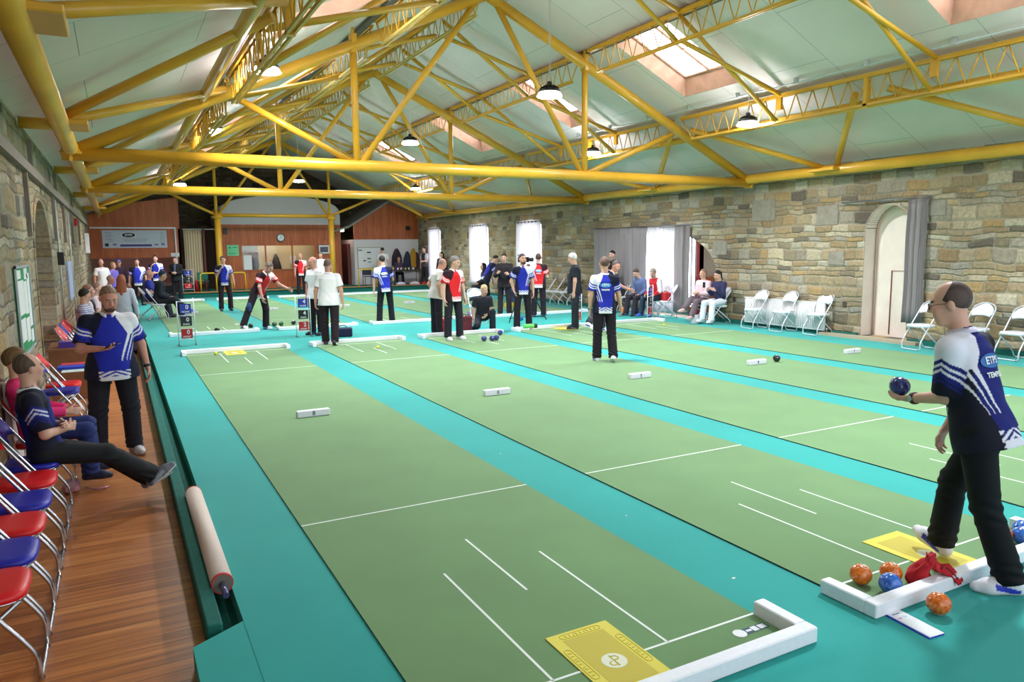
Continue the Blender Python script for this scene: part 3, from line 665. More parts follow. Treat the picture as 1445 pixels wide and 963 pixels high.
# yellow delivery mats
def delivery(x, y, label, big=False, rz=0):
    t = empty('delivery_mat', (x, y, MH+.0015), rz, label, 'delivery mat', 'yellow delivery mats')
    m = MB(); m.box((-.183,-.3,0),(.183,.3,.004)); m.build('sheet', YELM, t)
    m = MB(); m.box((-.12,-.21,.0042),(.12,.235,.0048)); m.build('field', YELD, t)
    m = MB(); m.prism([(.062*math.cos(2*PI*k/32), .062*math.sin(2*PI*k/32)-.03, .005) for k in range(32)], (0,0,.0006)); m.build('disc', mat('pale_disc', (226,228,206), .6), t)
    if big:
        m = MB(); cy = -.03; z = .0058; r = .0048
        m.tube([(0,cy-.046,z),(0,cy+.046,z)], r, 6)
        m.tube([(0,cy+.034,z),(.016,cy+.034,z)]+[(.016+.016*math.cos(q), cy+.018+.016*math.sin(q), z) for q in [PI/2-PI*k/8 for k in range(1,9)]]+[(.0,cy+.002,z)], r, 6)
        m.tube([(0,cy-.034,z),(-.016,cy-.034,z)]+[(-.016-.016*math.cos(q), cy-.018-.016*math.sin(q), z) for q in [PI/2-PI*k/8 for k in range(1,9)]]+[(-.014,cy-.0,z)], r, 6)
        m.v = [(vx, vy, .0056+max(0, (vz-.0056))*.15) for vx, vy, vz in m.v]; m.build('emblem', YELD, t)
        # embossed cartouches along three borders, their lettering worn past reading
        for cx, cy, ang, ln in ((0,.263,0,.10),(.152,.02,PI/2,.115),(-.152,.02,PI/2,.115)):
            m = MB(); c_, s_ = math.cos(ang), math.sin(ang); rr = .019
            loop = [(ln+rr*math.cos(q), rr*math.sin(q)) for q in [-PI/2+PI*k/8 for k in range(9)]]+[(-ln-rr*math.cos(q), -rr*math.sin(q)) for q in [-PI/2+PI*k/8 for k in range(9)]]
            m.tube([(cx+x_*c_-y_*s_, cy+x_*s_+y_*c_, .0042) for x_, y_ in loop], .0018, 6, closed=True)
            for k in range(9):
                x_ = -ln*.85+k*ln*1.7/8; m.tube([(cx+x_*c_+.010*s_, cy+x_*s_-.010*c_, .0042), (cx+(x_+.006*(k%3-1))*c_-.010*s_, cy+(x_+.006*(k%3-1))*s_+.010*c_, .0042)], .002, 5)
            m.build('embossing', YELD, t)
    return t
delivery(.915, .02, 'yellow delivery mat at the near end of the nearest mat, fully in view', True)
delivery(3.34, .03, 'yellow delivery mat under the front foot of the bowler')
for x, y, lb in ((.85,12.06,'yellow delivery mat by the scoreboard reading zeros'),(8.3,12.05,'yellow delivery mat near the bending man with a raised foot'),(3.0,15.7,'yellow delivery mat by the second far scoreboard')): delivery(x, y, lb)
# small maker's badge on the near mat
t = empty('mat_badge', (1.70,-.115,MH+.001), 0, 'small round white and blue maker badge printed on the nearest mat', 'badge')
m = MB(); m.box((-.10,-.025,0),(.10,.025,.0006)); m.build('label_ground', mat('badge_blue', (24,62,92), .6), t)
m = MB(); m.prism([(-.085+.036*math.cos(2*PI*k/24), .036*math.sin(2*PI*k/24), .0007) for k in range(24)], (0,0,.0006)); m.build('disc', WHITE, t)
m = MB(); m.box((.0,-.02,.0007),(.035,.02,.001)); m.box((.045,-.018,.0007),(.09,.018,.001)); m.box((-.04,-.008,.0007),(-.005,.008,.001)); m.build('print', WHITE, t)

# bowls
def bowl_mat(name, c, c2):
    m, nt, b = nodes(name); L = nt.links.new; tc = N(nt,'TexCoord'); n = N(nt,'TexNoise', i_Scale=45., i_Detail=5., i_Roughness=.7); L(tc.outputs['Object'], n.inputs['Vector'])
    r = ramp(nt, [(.38,c),(.62,c2)]); L(n.outputs[0], r.inputs[0]); L(r.outputs[0], b.inputs['Base Color']); b.inputs['Roughness'].default_value = .14; b.inputs['Coat Weight'].default_value = .5; return m
BM = {'orange': bowl_mat('speckled_orange', (198,78,12), (236,134,44)), 'blue': bowl_mat('speckled_blue', (26,74,170), (66,128,214)), 'black': mat('bowl_black', (28,28,36), .2, coat=.4), 'navy': bowl_mat('speckled_navy', (28,32,92), (58,66,140)),
      'purple': bowl_mat('speckled_purple', (110,70,130), (150,104,160)), 'green': bowl_mat('speckled_green', (26,60,40), (40,90,60))}
PROTO = {}
def make_bowl(col):
    t = empty('lawn_bowl'); R = .061
    prof = []
    for k in range(25):
        a = -PI/2+PI*k/24; z = math.sin(a)*.058; r = math.cos(a)*R
        if 17 <= k <= 18: r -= .0012
        if k == 7: r -= .0010
        prof.append((max(r, 0), z))
    m = MB(); m.lathe(prof, 36); m.build('body', BM[col], t)
    emb = MB()
    for s in (1,-1):
        pr = [(.024,.0532),(.0245,.0545),(.0215,.0552),(.0205,.0540)]
        emb.lathe([(r, s*z) for r, z in pr], 28)
        emb.lathe([(0, s*.0588),(.010, s*.0586),(.0104, s*.0568)], 20)
    emb.build('engraved_rings', mat('ring_pale', (226,206,190), .4), t)
    KIDS[t.name] = list(t.children); return t
def bowl(x, y, col, label, rot=(0,0,0), z=None, first={}):
    if col not in first: first[col] = make_bowl(col); t = first[col]
    else: t = copy_tree(first[col])
    t.location = (x, y, .060+MH if z is None else z); t.rotation_euler = (rot[0]*.55, rot[1]*.55, rot[2])
    return tag(t, label, 'lawn bowl', 'lawn bowls')
bowl(2.62,-.055,'orange','orange bowl just inside the left wing of the fender', (.5,.2,0))
bowl(2.79,-.125,'orange','orange bowl behind the blue one inside the fender', (.4,-.3,1))
bowl(2.66,-.21,'blue','blue bowl in the left corner of the near fender', (.2,.5,1))
bowl(2.685,-.47,'orange','orange bowl on the teal floor outside the fender', (.3,.1,2), z=.061)
bowl(3.93,-.12,'orange','orange bowl half hidden behind the fender at the right edge', (.3,.4,1))
bowl(4.01,-.20,'blue','blue bowl at the right end of the fender behind the leg', (.6,.1,0))
bowl(4.14,-.14,'blue','blue bowl cut by the right edge of the picture', (.2,.7,0))
bowl(8.56,5.90,'black','black bowl resting beside the block numbered 4', (.4,.2,0))
for i,(x,y,lb) in enumerate(((5.63,11.0,'first of a cluster at the middle mat, left one'),(5.78,10.92,'middle one of the close pair at the middle mat'),(5.90,10.96,'right one of the close pair at the middle mat'),(6.40,11.75,'against the far fender of the middle mat'))): bowl(x, y, 'navy', 'dark blue bowl, '+lb, (.3*i,.4,i))
for i,(x,y,c,lb) in enumerate(((.98,15.95,'black','black bowl at the feet of the stooping man in red'),(1.83,16.5,'black','black bowl alone just right of the stooping man in red'),(2.2,16.5,'black','black bowl in the group of three near the second far mat, leftmost'),(2.42,16.6,'green','dark green bowl, middle of the group of three'),(2.58,16.55,'green','dark green bowl, right of the group of three'),(2.93,16.75,'black','black bowl behind the scoreboard reading 4 4 2'),
        (8.0,16.6,'blue','blue bowl behind the tripod leg'),(7.75,16.3,'purple','purple bowl on the far mat left of the tripod'),(8.35,14.3,'blue','blue bowl between the two men by the fender'),(9.6,15.7,'purple','pinkish purple bowl on the fender behind the man in red'))): bowl(x, y, c, lb, (.3*i,.4,i))
def ball(x, y, z, r, rgb, nm, label, cat):
    m = MB(); m.lathe([(r*math.cos(-PI/2+PI*k/14), r*math.sin(-PI/2+PI*k/14)) for k in range(15)], 22); o = m.build(nm, mat(nm+'_'+str(rgb[0]), rgb, .35), None, (x,y,z)); return tag(o, label, cat, 'jacks')
for x,y,lb in ((3.37,11.11,'by the walking man in pink-white shirt'),(10.6,11.2,'by the right-hand scoreboard'),(.5,11.95,'at the far left fender')): ball(x, y, .032+MH, .031, (222,224,60), 'jack', 'small yellow jack '+lb, 'jack')
ball(6.5,29.3,.031,.031,(240,240,240),'jack','small white jack by the far ledge','jack'); ball(7.2,29.3,.031,.031,(214,34,40),'jack','small red jack by the far ledge','jack'); ball(1.6,29.6,.031,.031,(236,236,240),'jack','small white jack at the far left ledge','jack')

# red cloth bag against the fender
def redbag():
    t = empty('drawstring_bag', (2.93,-.235,MH), .3, 'crumpled red drawstring bag slumped over the near fender', 'bag')
    n = 36; rows = 18; vs = []
    for j in range(rows+1):
        u = j/rows
        for i in range(n):
            a = 2*PI*i/n
            R = .100*(1-.55*u**1.5)*(1+.10*math.sin(3*a+u*4)+.06*math.sin(7*a-u*9)+.03*math.sin(13*a+u*17))
            if u > .82: R *= .62+.9*(u-.82)
            x = R*math.cos(a)*1.05-.012*u; y = R*math.sin(a)*.62+.03*math.sin(u*5)
            z = .19*u+.012*math.sin(5*a+u*7)*(u)+(.004 if j == 0 else 0)
            vs.append((x, y, z if j else .002))
    fs = [(j*n+i, j*n+(i+1)%n, (j+1)*n+(i+1)%n, (j+1)*n+i) for j in range(rows) for i in range(n)]+[tuple(range(n-1,-1,-1))]+[tuple(rows*n+i for i in range(n))]
    cl = mat('red_cloth', (186,26,38), .85, var=(14,.12)); m = MB(); m.add(vs, fs, 0, True); m.build('sack', cl, t)
    # flap hanging over the fender bar
    vs = []; n2 = 14
    for j in range(12):
        u = j/11
        for i in range(n2):
            w = i/(n2-1)-.5; x = w*(.13-.03*u)+.045+.06*u; 
            yy = -.03-.13*u; z = (.11-.02*math.sin(u*3)) if u < .45 else .10-.07*(u-.45)/.55
            vs.append((x, yy, z+.010*math.sin(i*1.3+j*.9)+.006*math.sin(i*2.9)))
    fs = [(j*n2+i, j*n2+i+1, (j+1)*n2+i+1, (j+1)*n2+i) for j in range(11) for i in range(n2-1)]
    m = MB(); m.add(vs, fs, 0, True); o = m.build('flap', cl, t); sd = o.modifiers.new('s','SOLIDIFY'); sd.thickness = .008
    m = MB(); m.tube([(.03,-.07,.11),(.05,-.1,.115),(.04,-.13,.10),(.06,-.155,.06)], .0035, 6); m.build('drawstring', mat('dark_red_cord', (110,20,30), .7), t)
redbag()
t = empty('measure_card', (2.47,-.475,0), -.10, 'white card with blue edge lying on the teal floor below the fender', 'card')
m = MB(); m.box((-.055,-.13,0),(.055,.13,.007)); m.build('backing', mat('card_blue', (40,52,196), .5), t)
m = MB(); m.box((-.048,-.13,.0072),(.055,.128,.010)); m.build('sheet', PAPER, t)
m = MB(); m.box((-.03,.10,.0102),(.02,.106,.0106)); m.build('print', mat('card_violet', (110,104,190), .6), t)
m = MB(); m.box((-.035,.055,.0102),(-.01,.068,.0106)); m.build('print', mat('card_pink', (226,150,200), .6), t)
m = MB(); m.box((.005,.06,.0102),(.03,.07,.0106)); m.build('print', mat('card_sky', (170,200,236), .6), t)
# paper scraps on the teal strip
for x,y,lb in ((2.06,.37,'larger white paper scrap on the teal strip by the nearest mat'),(2.13,1.5,'tiny white scrap farther up the teal strip'),(2.08,3.4,'tiny white scrap near the middle of the teal strip')):
    s_ = .016 if 'larger' in lb else .006; m = MB(); m.prism([(x-s_,y-.004,.001),(x,y-.008,.001),(x+s_,y+.003,.001),(x+.005,y+.006,.001),(x-.004,y+.012,.001)], (0,0,.002)); tag(m.build('paper_scrap', PAPER), lb, 'paper scrap')

# ------------------------------------------------------------------ carpet roller in the ditch
t = empty('carpet_roller', (-.612, 1.70, .045), -.0, 'cream cloth roller with red-edged ends lying in the ditch along the walkway', 'roller')
m = MB(); m.tube([(0,0,0),(0,1.80,0)], .060, 28); m.build('roll', mat('cream_cloth_roll', (226,206,196), .7, var=(3,.03)), t)
for y in (-.002, 1.785): m = MB(); m.tube([(0,y,0),(0,y+.018,0)], .0615, 28); m.build('rim', mat('red_rim', (206,60,58), .5), t)
m = MB(); m.tube([(0,-.003,0),(0,-.001,0)], .054, 28); m.build('end_cap', mat('grey_end', (120,110,100), .6), t)
m = MB(); m.tube([(0,-.17,-.0),(0,.0,0)], .017, 14); m.tube([(0,1.8,0),(0,1.88,0)], .017, 14); m.build('spindle', mat('blue_grey_tube', (96,96,140), .3, metal=.5), t)

# ------------------------------------------------------------------ scoreboards
def scoreboard(x, y, face, vals, label, z=0, h=.92, w=.32):
    t = empty('scoreboard', (x, y, z), face, label, 'scoreboard', 'white framed scoreboards')
    m = MB(); r = .011
    for sx in (-w/2, w/2):
        m.tube([(sx,0,.02),(sx,0,h)], r, 8)
    for zz in (.12,.34,.62,h-.01): m.tube([(-w/2,0,zz),(w/2,0,zz)], r*.7, 8)
    m.build('frame', WHITE, t)
    for sx in (-w/2, w/2):
        m = MB(); m.tube([(sx,-.13,.012),(sx,.13,.012)], .011, 8); m.build('foot', GREYM, t)
    for k, (v, c, wd) in enumerate(zip(vals, ('blue','black','red'), ('HOME','ENDS','AWAY'))):
        z1 = h-.06-k*.26; M_ = {'blue':BLUE,'black':BLACK,'red':RED}[c]
        m = MB(); m.box((-w*.34,-.012,z1-.2),(w*.34,-.004,z1)); c_ = m.build('score_card', M_, t)
        text('score_digit', v, .12, WHITE, c_, frame((.03 if len(v)<2 else 0,-.0125,z1-.07),(1,0,0),(0,0,1)), .003)
        text('score_word', wd, .052, WHITE, c_, frame((0,-.0125,z1-.165),(1,0,0),(0,0,1)), .001)
    return t
f0 = .15
scoreboard(.17, 13.9, -.0, ('0','0','0'), 'white scoreboard showing three zeros, beside the kerb')
scoreboard(2.60, 14.05, 0, ('4','4','2'), 'white scoreboard showing 4, 4 and 2 by the walking man')
scoreboard(9.0, 12.55, .45, ('1','1','1'), 'white scoreboard half hidden behind the man in blue')
scoreboard(11.42, 12.75, .5, ('14','12','7'), 'white scoreboard showing 14, 12 and 7 by the right wall', w=.36)
scoreboard(1.55, 30.55, 0, ('5','4','2'), 'white scoreboard on the far left end of the ledge', z=.235, h=.95, w=.42)
scoreboard(7.35, 30.55, 0, ('1','2','1'), 'white scoreboard in front of the pine hatch', z=.235, h=.95, w=.42)
scoreboard(9.95, 30.6, 0, ('1','4','2'), 'white scoreboard beside the white board wall', z=.235, h=.95, w=.42)

# ------------------------------------------------------------------ folding chairs (front = +Y in the chair's own frame)
def make_chair(padm, frm, slim=False, white=False):
    t = empty('folding_chair')
    hw = .20; r = .0115
    m = MB()
    A = rounded_path([(-hw,.19,.40),(-hw,.24,.25),(-hw,.27,.03),(hw,.27,.03),(hw,.24,.25),(hw,.19,.40)], .05, 4) if False else None
    # long frame: back top -> front foot, bent upright just above the floor
    p = [(-hw,-.25,.83),(-hw,.17,.22),(-hw,.215,.14),(-hw,.215,.015),(hw,.215,.015),(hw,.215,.14),(hw,.17,.22),(hw,-.25,.83)]
    p[0] = (-hw,-.215,.78); p[-1] = (hw,-.215,.78); p = rounded_path(p, .045, 4); p = p+[Vector((hw*math.cos(a_*PI/10), -.215-.075*math.sin(a_*PI/10), .78+.115*math.sin(a_*PI/10))) for a_ in range(1,10)]
    m.tube(p, r, 8, closed=True); m.build('frame', frm, t)
    m = MB(); q = [(-hw+.03,.16,.425),(-hw+.03,-.23,.10),(-hw+.03,-.26,.015),(hw-.03,-.26,.015),(hw-.03,-.23,.10),(hw-.03,.16,.425)]
    m.tube(rounded_path(q, .04, 4), r, 8); m.build('rear_leg', frm, t)
    for sx in (-hw*.8, hw*.8):
        m = MB(); m.tube([(sx,.215,.012),(sx*.99,.215,.012)], .017, 8); m.tube([(sx,-.26,.012),(sx*.9,-.26,.012)], .016, 8); m.build('foot_cap', BLACK if white else GREYM, t)
    # seat pad: rounded slab
    m = MB(); n = 40; vs = []
    for z_, s_ in ((.425,.95),(.432,1.),(.455,1.),(.466,.95),(.469,.7)):
        for k in range(n):
            a = 2*PI*k/n; ca, sa = math.cos(a), math.sin(a); e = .5
            vs.append((s_*.195*abs(ca)**e*(1 if ca>0 else -1)*(1+.04*(sa>0)), s_*.19*abs(sa)**e*(1 if sa>0 else -1)+.0, z_))
    fs = [(j*n+i, j*n+(i+1)%n, (j+1)*n+(i+1)%n, (j+1)*n+i) for j in range(4) for i in range(n)]+[tuple(range(n-1,-1,-1)), tuple(4*n+i for i in range(n))]
    m.add(vs, fs, 0, True); seat = m.build('seat', padm, t)
    m = MB(); m.tube([Vector(v) for v in vs[:n]], .008, 6, closed=True); m.build('rim', frm, seat)
    # backrest pad: curved plate inside the top of the frame
    m = MB(); n = 12; vs = []
    for side_ in (0,1):
        for j in range(6):
            for i in range(n+1):
                u = i/n*2-1; v = j/5; zz = .66+.19*v; x = u*.188*(math.sqrt(max(.12, 1-((v-.3)/.72)**2)) if v > .3 else .86+.14*v/.3); zz += .02-.02*u*u*(1-v)
                y = -.25+ (.875-zz)*.69*.97+.0 - .02*(1-u*u)-(.0 if side_ else .022); vs.append((x, y-.012, zz+.015*(1-u*u)*(1 if j == 5 else 0)))
    K = 6*(n+1); f = []
    for j in range(5):
        for i in range(n):
            a = j*(n+1)+i; f.append((a, a+1, a+n+2, a+n+1)); f.append((K+a+n+1, K+a+n+2, K+a+1, K+a))
    for j in range(5):
        a = j*(n+1); f.append((a, a+n+1, K+a+n+1, K+a)); a += n; f.append((K+a, K+a+n+1, a+n+1, a))
    for i in range(n): f.append((i+1, i, K+i, K+i+1)); a = 5*(n+1)+i; f.append((a, a+1, K+a+1, K+a))
    m.add(vs, f, 0, True); m.build('backrest', padm, t)
    KIDS[t.name] = list(t.children)
    for ch in t.children: KIDS[ch.name] = list(ch.children)
    return t
CH = {}
def chair(x, y, z, heading, kind, label, group):
    """heading: compass angle the sitter faces, 0 = +Y, 90 = +X"""
    if kind not in CH:
        CH[kind] = make_chair({'red':REDV,'blue':BLUEV,'white':WHITEV}[kind], STEEL if kind != 'white' else mat('pale_grey_tube', (206,208,216), .35, metal=.3), white=kind == 'white'); t = CH[kind]
    else: t = copy_tree(CH[kind])
    t.location = (x, y, z); t.rotation_euler = (0,0,-math.radians(heading))
    return tag(t, label, 'chair', group)
G1 = 'red and blue folding chairs along the left wall'
row = [(1.57,'red','nearest red folding chair, cut off at the bottom left'),(2.03,'blue','lowest blue folding chair at the left edge'),(2.50,'red','second red folding chair from the bottom left'),(2.98,'blue','second blue folding chair from the bottom left'),(3.50,'red','red folding chair just before the seated man'),
       (4.02,'blue','folding chair under the man in the dark blue shirt'),(4.80,'red','folding chair under the person in the pink top'),(7.35,'blue','blue folding chair between the person in pink and the desk'),(7.85,'red','red folding chair just in front of the brown desk')]
for y, k, lb in row: chair(-1.70, y, WF, 90, k, lb, G1)
for i, y in enumerate((10.9,11.35,11.8,12.25,12.7,13.1)):
    chair(-1.68, y, WF, 90, 'blue' if i == 2 else 'red', f'{["first","second","third","fourth","fifth","sixth"][i]} folding chair beyond the brown desk', G1)
G2 = 'white folding chairs along the right wall'
for x,y,h,lb in ((12.1,9.75,-85,'white folding chair in front of the left end of the radiator'),(12.15,8.95,-85,'white folding chair at the middle of the radiator'),(12.25,8.1,-85,'white folding chair at the right end of the radiator'),
                 (11.95,5.6,-80,'white folding chair left of the bowler, by the arched doorway'),(12.15,4.75,-85,'white folding chair behind the head of the bowler'),(12.1,4.05,-85,'white folding chair right of the bowler'),(12.15,3.3,-85,'white folding chair at the right edge of the picture'),
                 (12.2,11.05,-70,'white folding chair under the two seated women'),(12.15,11.55,-70,'white folding chair beside the two seated women'),(12.1,12.9,-60,'white folding chair holding red jackets'),(12.2,15.1,-80,'white folding chair with a black bag'),(12.15,13.75,-80,'white folding chair under the seated scorer in blue'),(12.25,13.3,-80,'white folding chair under the seated scorer in red')):
    chair(x, y, 0, h, 'white', lb, G2)
for k in range(4):
    c = chair(11.95+.10*k, 18.9-.38*k, .0, -60, 'white', f'{["leftmost","second","third","rightmost"][k]} white folding chair in the close-packed row by the wall', G2)
for x,y,h,lb in ((-.05,20.4,100,'chrome folding chair under the man in a dark cap'),(-.22,21.3,100,'folding chair under the person in blue behind the capped man')): chair(x, y, 0, h, 'white', lb, 'chairs at the far left corner')
chair(7.15, 14.5, 0, 190, 'white', 'white folding chair behind the crouching woman', 'chairs among the mats')
for x,y,lb in ((10.9,21.6,'white chair under the hooded person'),(11.1,18.9,'white chair under the person with red jacket beside the tripod'),(11.3,22.6,'white chair holding a striped bag')): chair(x, y, 0, -75, 'white', lb, 'chairs by the tall windows')

# ------------------------------------------------------------------ left wall furniture
t = empty('notice_board', (XL, 6.9, 1.0), 0, 'green noticeboard with white papers on the left stone wall', 'noticeboard')
m = MB(); m.box((.0,-.66,-.10),(.02,.66,.80)); m.build('panel', GREENP, t)
m = MB(); 
for a,c in (((.018,-.68,-.12),(.035,-.64,.82)),((.018,.64,-.12),(.035,.68,.82)),((.018,-.68,-.12),(.035,.68,-.09)),((.018,-.68,.79),(.035,.68,.82))): m.box(a, c)
m.build('frame', mat('aluminium_edge', (190,196,204), .4, metal=.5), t)
for a,c,e,f in ((-.60,.30,.0,.66),(.02,.28,.30,.64),(-.58,.02,-.1,.26),(-.05,-.02,.3,.24),(.34,.12,.6,.72),(.12,.66,.45,.78),(-.55,.68,-.2,.77),(.36,-.06,.6,.08)):
    m = MB(); m.box((.0205,a,c),(.023,e,f)); m.build('notice', PAPER, t)
# brown desk with boxes
t = empty('desk', (-1.60, 9.7, WF), 0, 'small brown desk against the left wall behind the man with the phone', 'desk')
m = MB(); m.rbox((-.36,-.5,.70),(.30,.5,.735), .004); m.build('desk_top', BROWN, t)
for y in (-.49,.455): m = MB(); m.box((-.34,y,0),(.27,y+.035,.70)); m.build('side_panel', BROWN, t)
m = MB(); m.box((.10,-.455,.42),(.13,.455,.70)); m.build('modesty_panel', BROWN, t)
t = empty('box_of_games', (-1.66,9.42,WF+.735), .05, 'purple cardboard box on the desk', 'box'); m = MB(); m.rbox((-.16,-.12,0),(.2,.12,.085), .003); m.build('carton', mat('purple_carton', (74,44,150), .45), t); m = MB(); m.box((-.1,-.08,.0855),(.14,.09,.087)); m.build('lid_picture', mat('tan_print', (150,120,160), .5), t); m = MB(); m.box((.2002,-.05,.02),(.2015,.06,.065)); m.build('side_print', PAPER, t)
for i,(dx,dy,dz,c,lb) in enumerate(((0,.12,0,(44,60,190),'folded blue team shirt lying on the desk'),(.05,.30,0,(200,40,44),'folded red cloth at the back of the desk'),(.1,-.08,.0,(214,230,226),'loose pale papers on the front of the desk'))):
    m = MB(); m.rbox((-.2,-.1,0),(.22,.1,.035 if i<2 else .006), .002); tag(m.build(['folded_shirt','folded_cloth','paper_sheaf'][i], mat('desk_item%d'%i, c, .7, var=(20,.1)), None, (-1.5+dx*.5,7.0+dy,WF+.736+dz)), lb, ['shirt','cloth','papers'][i])
m = MB(); m.rbox((XL+.005,4.75,WF+.0),(XL+.045,5.4,.85), .006); tag(m.build('leaning_board', WHITE), 'white board leaning on the left wall behind the seated pair', 'board')
t = empty('bottle', (-1.25,10.4,WF), 0, 'dark bottle on the floorboards beside the desk', 'bottle'); m = MB(); m.lathe([(0,0),(.035,0),(.037,.01),(.037,.16),(.015,.2),(.015,.23),(0,.23)], 16); m.build('flask', mat('dark_bottle', (26,30,44), .3), t); m = MB(); m.lathe([(.017,.225),(.017,.25),(0,.25)], 12); m.build('cap', STEEL, t)
# pink bag under the seat
t = empty('handbag', (-1.5,4.62,WF), 0, 'shiny rose-coloured bag on the floor behind the seated man', 'bag'); m = MB(); m.rbox((-.07,-.11,0),(.06,.11,.10), .03); m.build('pouch', mat('rose_shiny', (196,140,156), .25, metal=.4), t); m = MB(); m.tube([(.1,0,.02),(.16,-.05,.01),(.24,-.06,.012),(.28,-.03,.01)], .008, 6); m.build('strap', mat('rose_shiny', (196,140,156)), t)
# wall fittings, left
def wallbox(nm, x0,y0,z0,x1,y1,z1,m_,label,cat):
    m = MB(); m.rbox((x0,y0,z0),(x1,y1,z1), .004); return tag(m.build(nm, m_), label, cat)
wallbox('speaker_box', XL,12.9,1.72,XL+.1,13.06,1.95,BLACK,'small black speaker on the left wall','speaker')
wallbox('fire_alarm', XL,20.5,2.65,XL+.07,20.8,2.85,RED,'small red alarm sounder high on the left wall','alarm')
wallbox('cream_panel', XL,27.5,1.9,XL+.12,28.4,2.6,WHITE,'pale electrical cabinet high on the far left wall','cabinet')
wallbox('picture_board', XL,15.2,.95,XL+.04,16.6,1.75,mat('pale_blue_board', (176,190,226), .5),'pale blue board on the left wall beyond the arch','board')
for y, lb in ((13.2,'thin vertical conduit on the left wall, above the small speaker'),(17.2,'thin vertical conduit far along the left wall')): m = MB(); m.tube([(XL+.02,y,.2),(XL+.02,y,2.9)], .014, 6); tag(m.build('wall_conduit', mat('galvanised', (200,204,208))), lb, 'conduit')
# radiator
t = empty('radiator', (XR-.06, 9.2, .08), 0, 'long white panel radiator on the right wall behind the folding chairs', 'radiator')
m = MB(); m.rbox((-.05,-1.15,0),(.0,1.15,.6), .01); 
for k in range(44): m.tube([(-.055,-1.1+k*.051,.04),(-.055,-1.1+k*.051,.56)], .011, 5)
m.build('panel', mat('radiator_white', (226,220,222), .45), t)
m = MB(); m.box((-.055,-1.16,.6),(.04,1.16,.615)); m.build('grille', WHITE, t)
m = MB(); m.tube([(-.02,-1.2,.05),(-.02,-1.2,-.06)], .012, 8); m.tube([(-.02,-1.25,.05),(-.02,-1.1,.05)], .015, 8); m.build('valve', STEEL, t)
for y,z,lb in ((10.75,.55,'black socket on the right wall left of the radiator'),(7.6,.62,'black socket on the right wall right of the radiator')): wallbox('wall_socket', XR-.02,y,z,XR,y+.09,z+.12,mat('brown_socket',(70,60,56),.5),lb,'socket')

# ------------------------------------------------------------------ far wall fittings
FY = 32.5
t = empty('sponsor_banner', (-.25, FY-.02, 2.46), 0, 'long pale banner with a dark blue oval logo on the pine wall', 'banner')
m = MB(); m.box((-1.22,-.01,-.37),(1.22,.01,.37)); m.build('sheet', mat('banner_vinyl', (196,206,222), .5), t)
def oval(cx, cz, a, b_, y, nm, m_, par):
    m = MB(); m.prism([(cx+a*math.cos(2*PI*k/32), y, cz+b_*math.sin(2*PI*k/32)) for k in range(32)], (0,.002,0)); return m.build(nm, m_, par)
oval(-.24,.17,.29,.125,-.0125,'logo_edge', WHITE, t); oval(-.24,.17,.25,.1,-.0145,'logo_ground', NAVY, t)
text('logo_lettering', 'ETPS', .13, WHITE, t, frame((-.24,-.016,.17),(1,0,0),(0,0,1)), .004)
m = MB(); m.box((-.58,-.013,-.31),(.62,-.011,-.22)); m.build('strip', mat('banner_violet', (58,40,130), .5), t)
m = MB(); m.box((-1.14,-.013,-.30),(-1.0,-.011,-.17)); m.build('badge', BLACK, t)
m = MB()
for k in range(6): m.box((-1.12+.03*(k%2),-.012,.27-k*.075),(-.88+.04*(k%3),-.0112,.285-k*.075)); m.box((.95,-.012,.27-k*.075),(1.1+.03*(k%2),-.0112,.285-k*.075))
for k in range(3): m.box((-.5+.05*k,-.012,.0-k*.06),(.5-.05*k,-.0112,.015-k*.06))
m.box((.72,-.012,-.27),(.88,-.0112,-.2)); m.box((.98,-.012,-.27),(1.12,-.0112,-.17)); m.box((-.85,-.012,-.26),(-.7,-.0112,-.19))
m.build('small_print', mat('banner_grey', (110,116,160), .5), t)
t = empty('wall_clock', (5.74, FY-.03, 2.5), 0, 'round white clock with dark rim on the centre pine wall', 'clock')
m = MB(); m.tube([(0,0,0),(0,-.04,0)], .19, 28); m.build('rim', mat('clock_rim', (22,50,58), .4), t)
m = MB(); m.tube([(0,-.041,0),(0,-.045,0)], .15, 28); m.build('dial', PAPER, t)
m = MB(); m.box((-.006,-.05,-.01),(.006,-.047,.12)); m.build('minute_hand', BLACK, t)
m = MB(); m.prism([(-.0,-.049,-.006),(.07,-.049,-.05),(.075,-.049,-.042),(.0,-.049,.01)], (0,.001,0)); m.build('hour_hand', BLACK, t)
m = MB()
for k in range(12):
    a = k*PI/6; m.box((.13*math.sin(a)-.005,-.047,.13*math.cos(a)-.008),(.13*math.sin(a)+.005,-.0455,.13*math.cos(a)+.008))
m.build('hour_marks', BLACK, t)
t = empty('poster', (3.63, FY-.02, 1.94), 0, 'mint green poster on the pine wall left of the hatch', 'poster'); m = MB(); m.box((-.25,-.008,-.24),(.25,.008,.24)); m.build('sheet', mat('mint', (120,214,160), .6), t)
m = MB(); m.box((-.18,-.010,.1),(-.08,-.009,.14)); m.box((-.0,-.010,.12),(.18,-.009,.15)); m.box((-.18,-.010,-.16),(.1,-.009,-.13)); m.build('print', mat('mint_dark', (30,120,100), .6), t)
t = empty('framed_photograph', (7.72, FY-.02, 1.94), 0, 'framed team photograph on the pine wall right of the hatch', 'picture'); m = MB(); m.box((-.27,-.02,-.22),(.27,.01,.22)); m.build('frame', mat('dark_maroon', (70,34,40), .4), t); m = MB(); m.box((-.25,-.022,-.2),(.25,-.0205,.2)); m.build('mount', PAPER, t); m = MB(); m.box((-.19,-.024,-.13),(.19,-.0225,.12)); m.build('photograph', mat('dull_photo', (92,88,104), .5, var=(14,.5)), t)
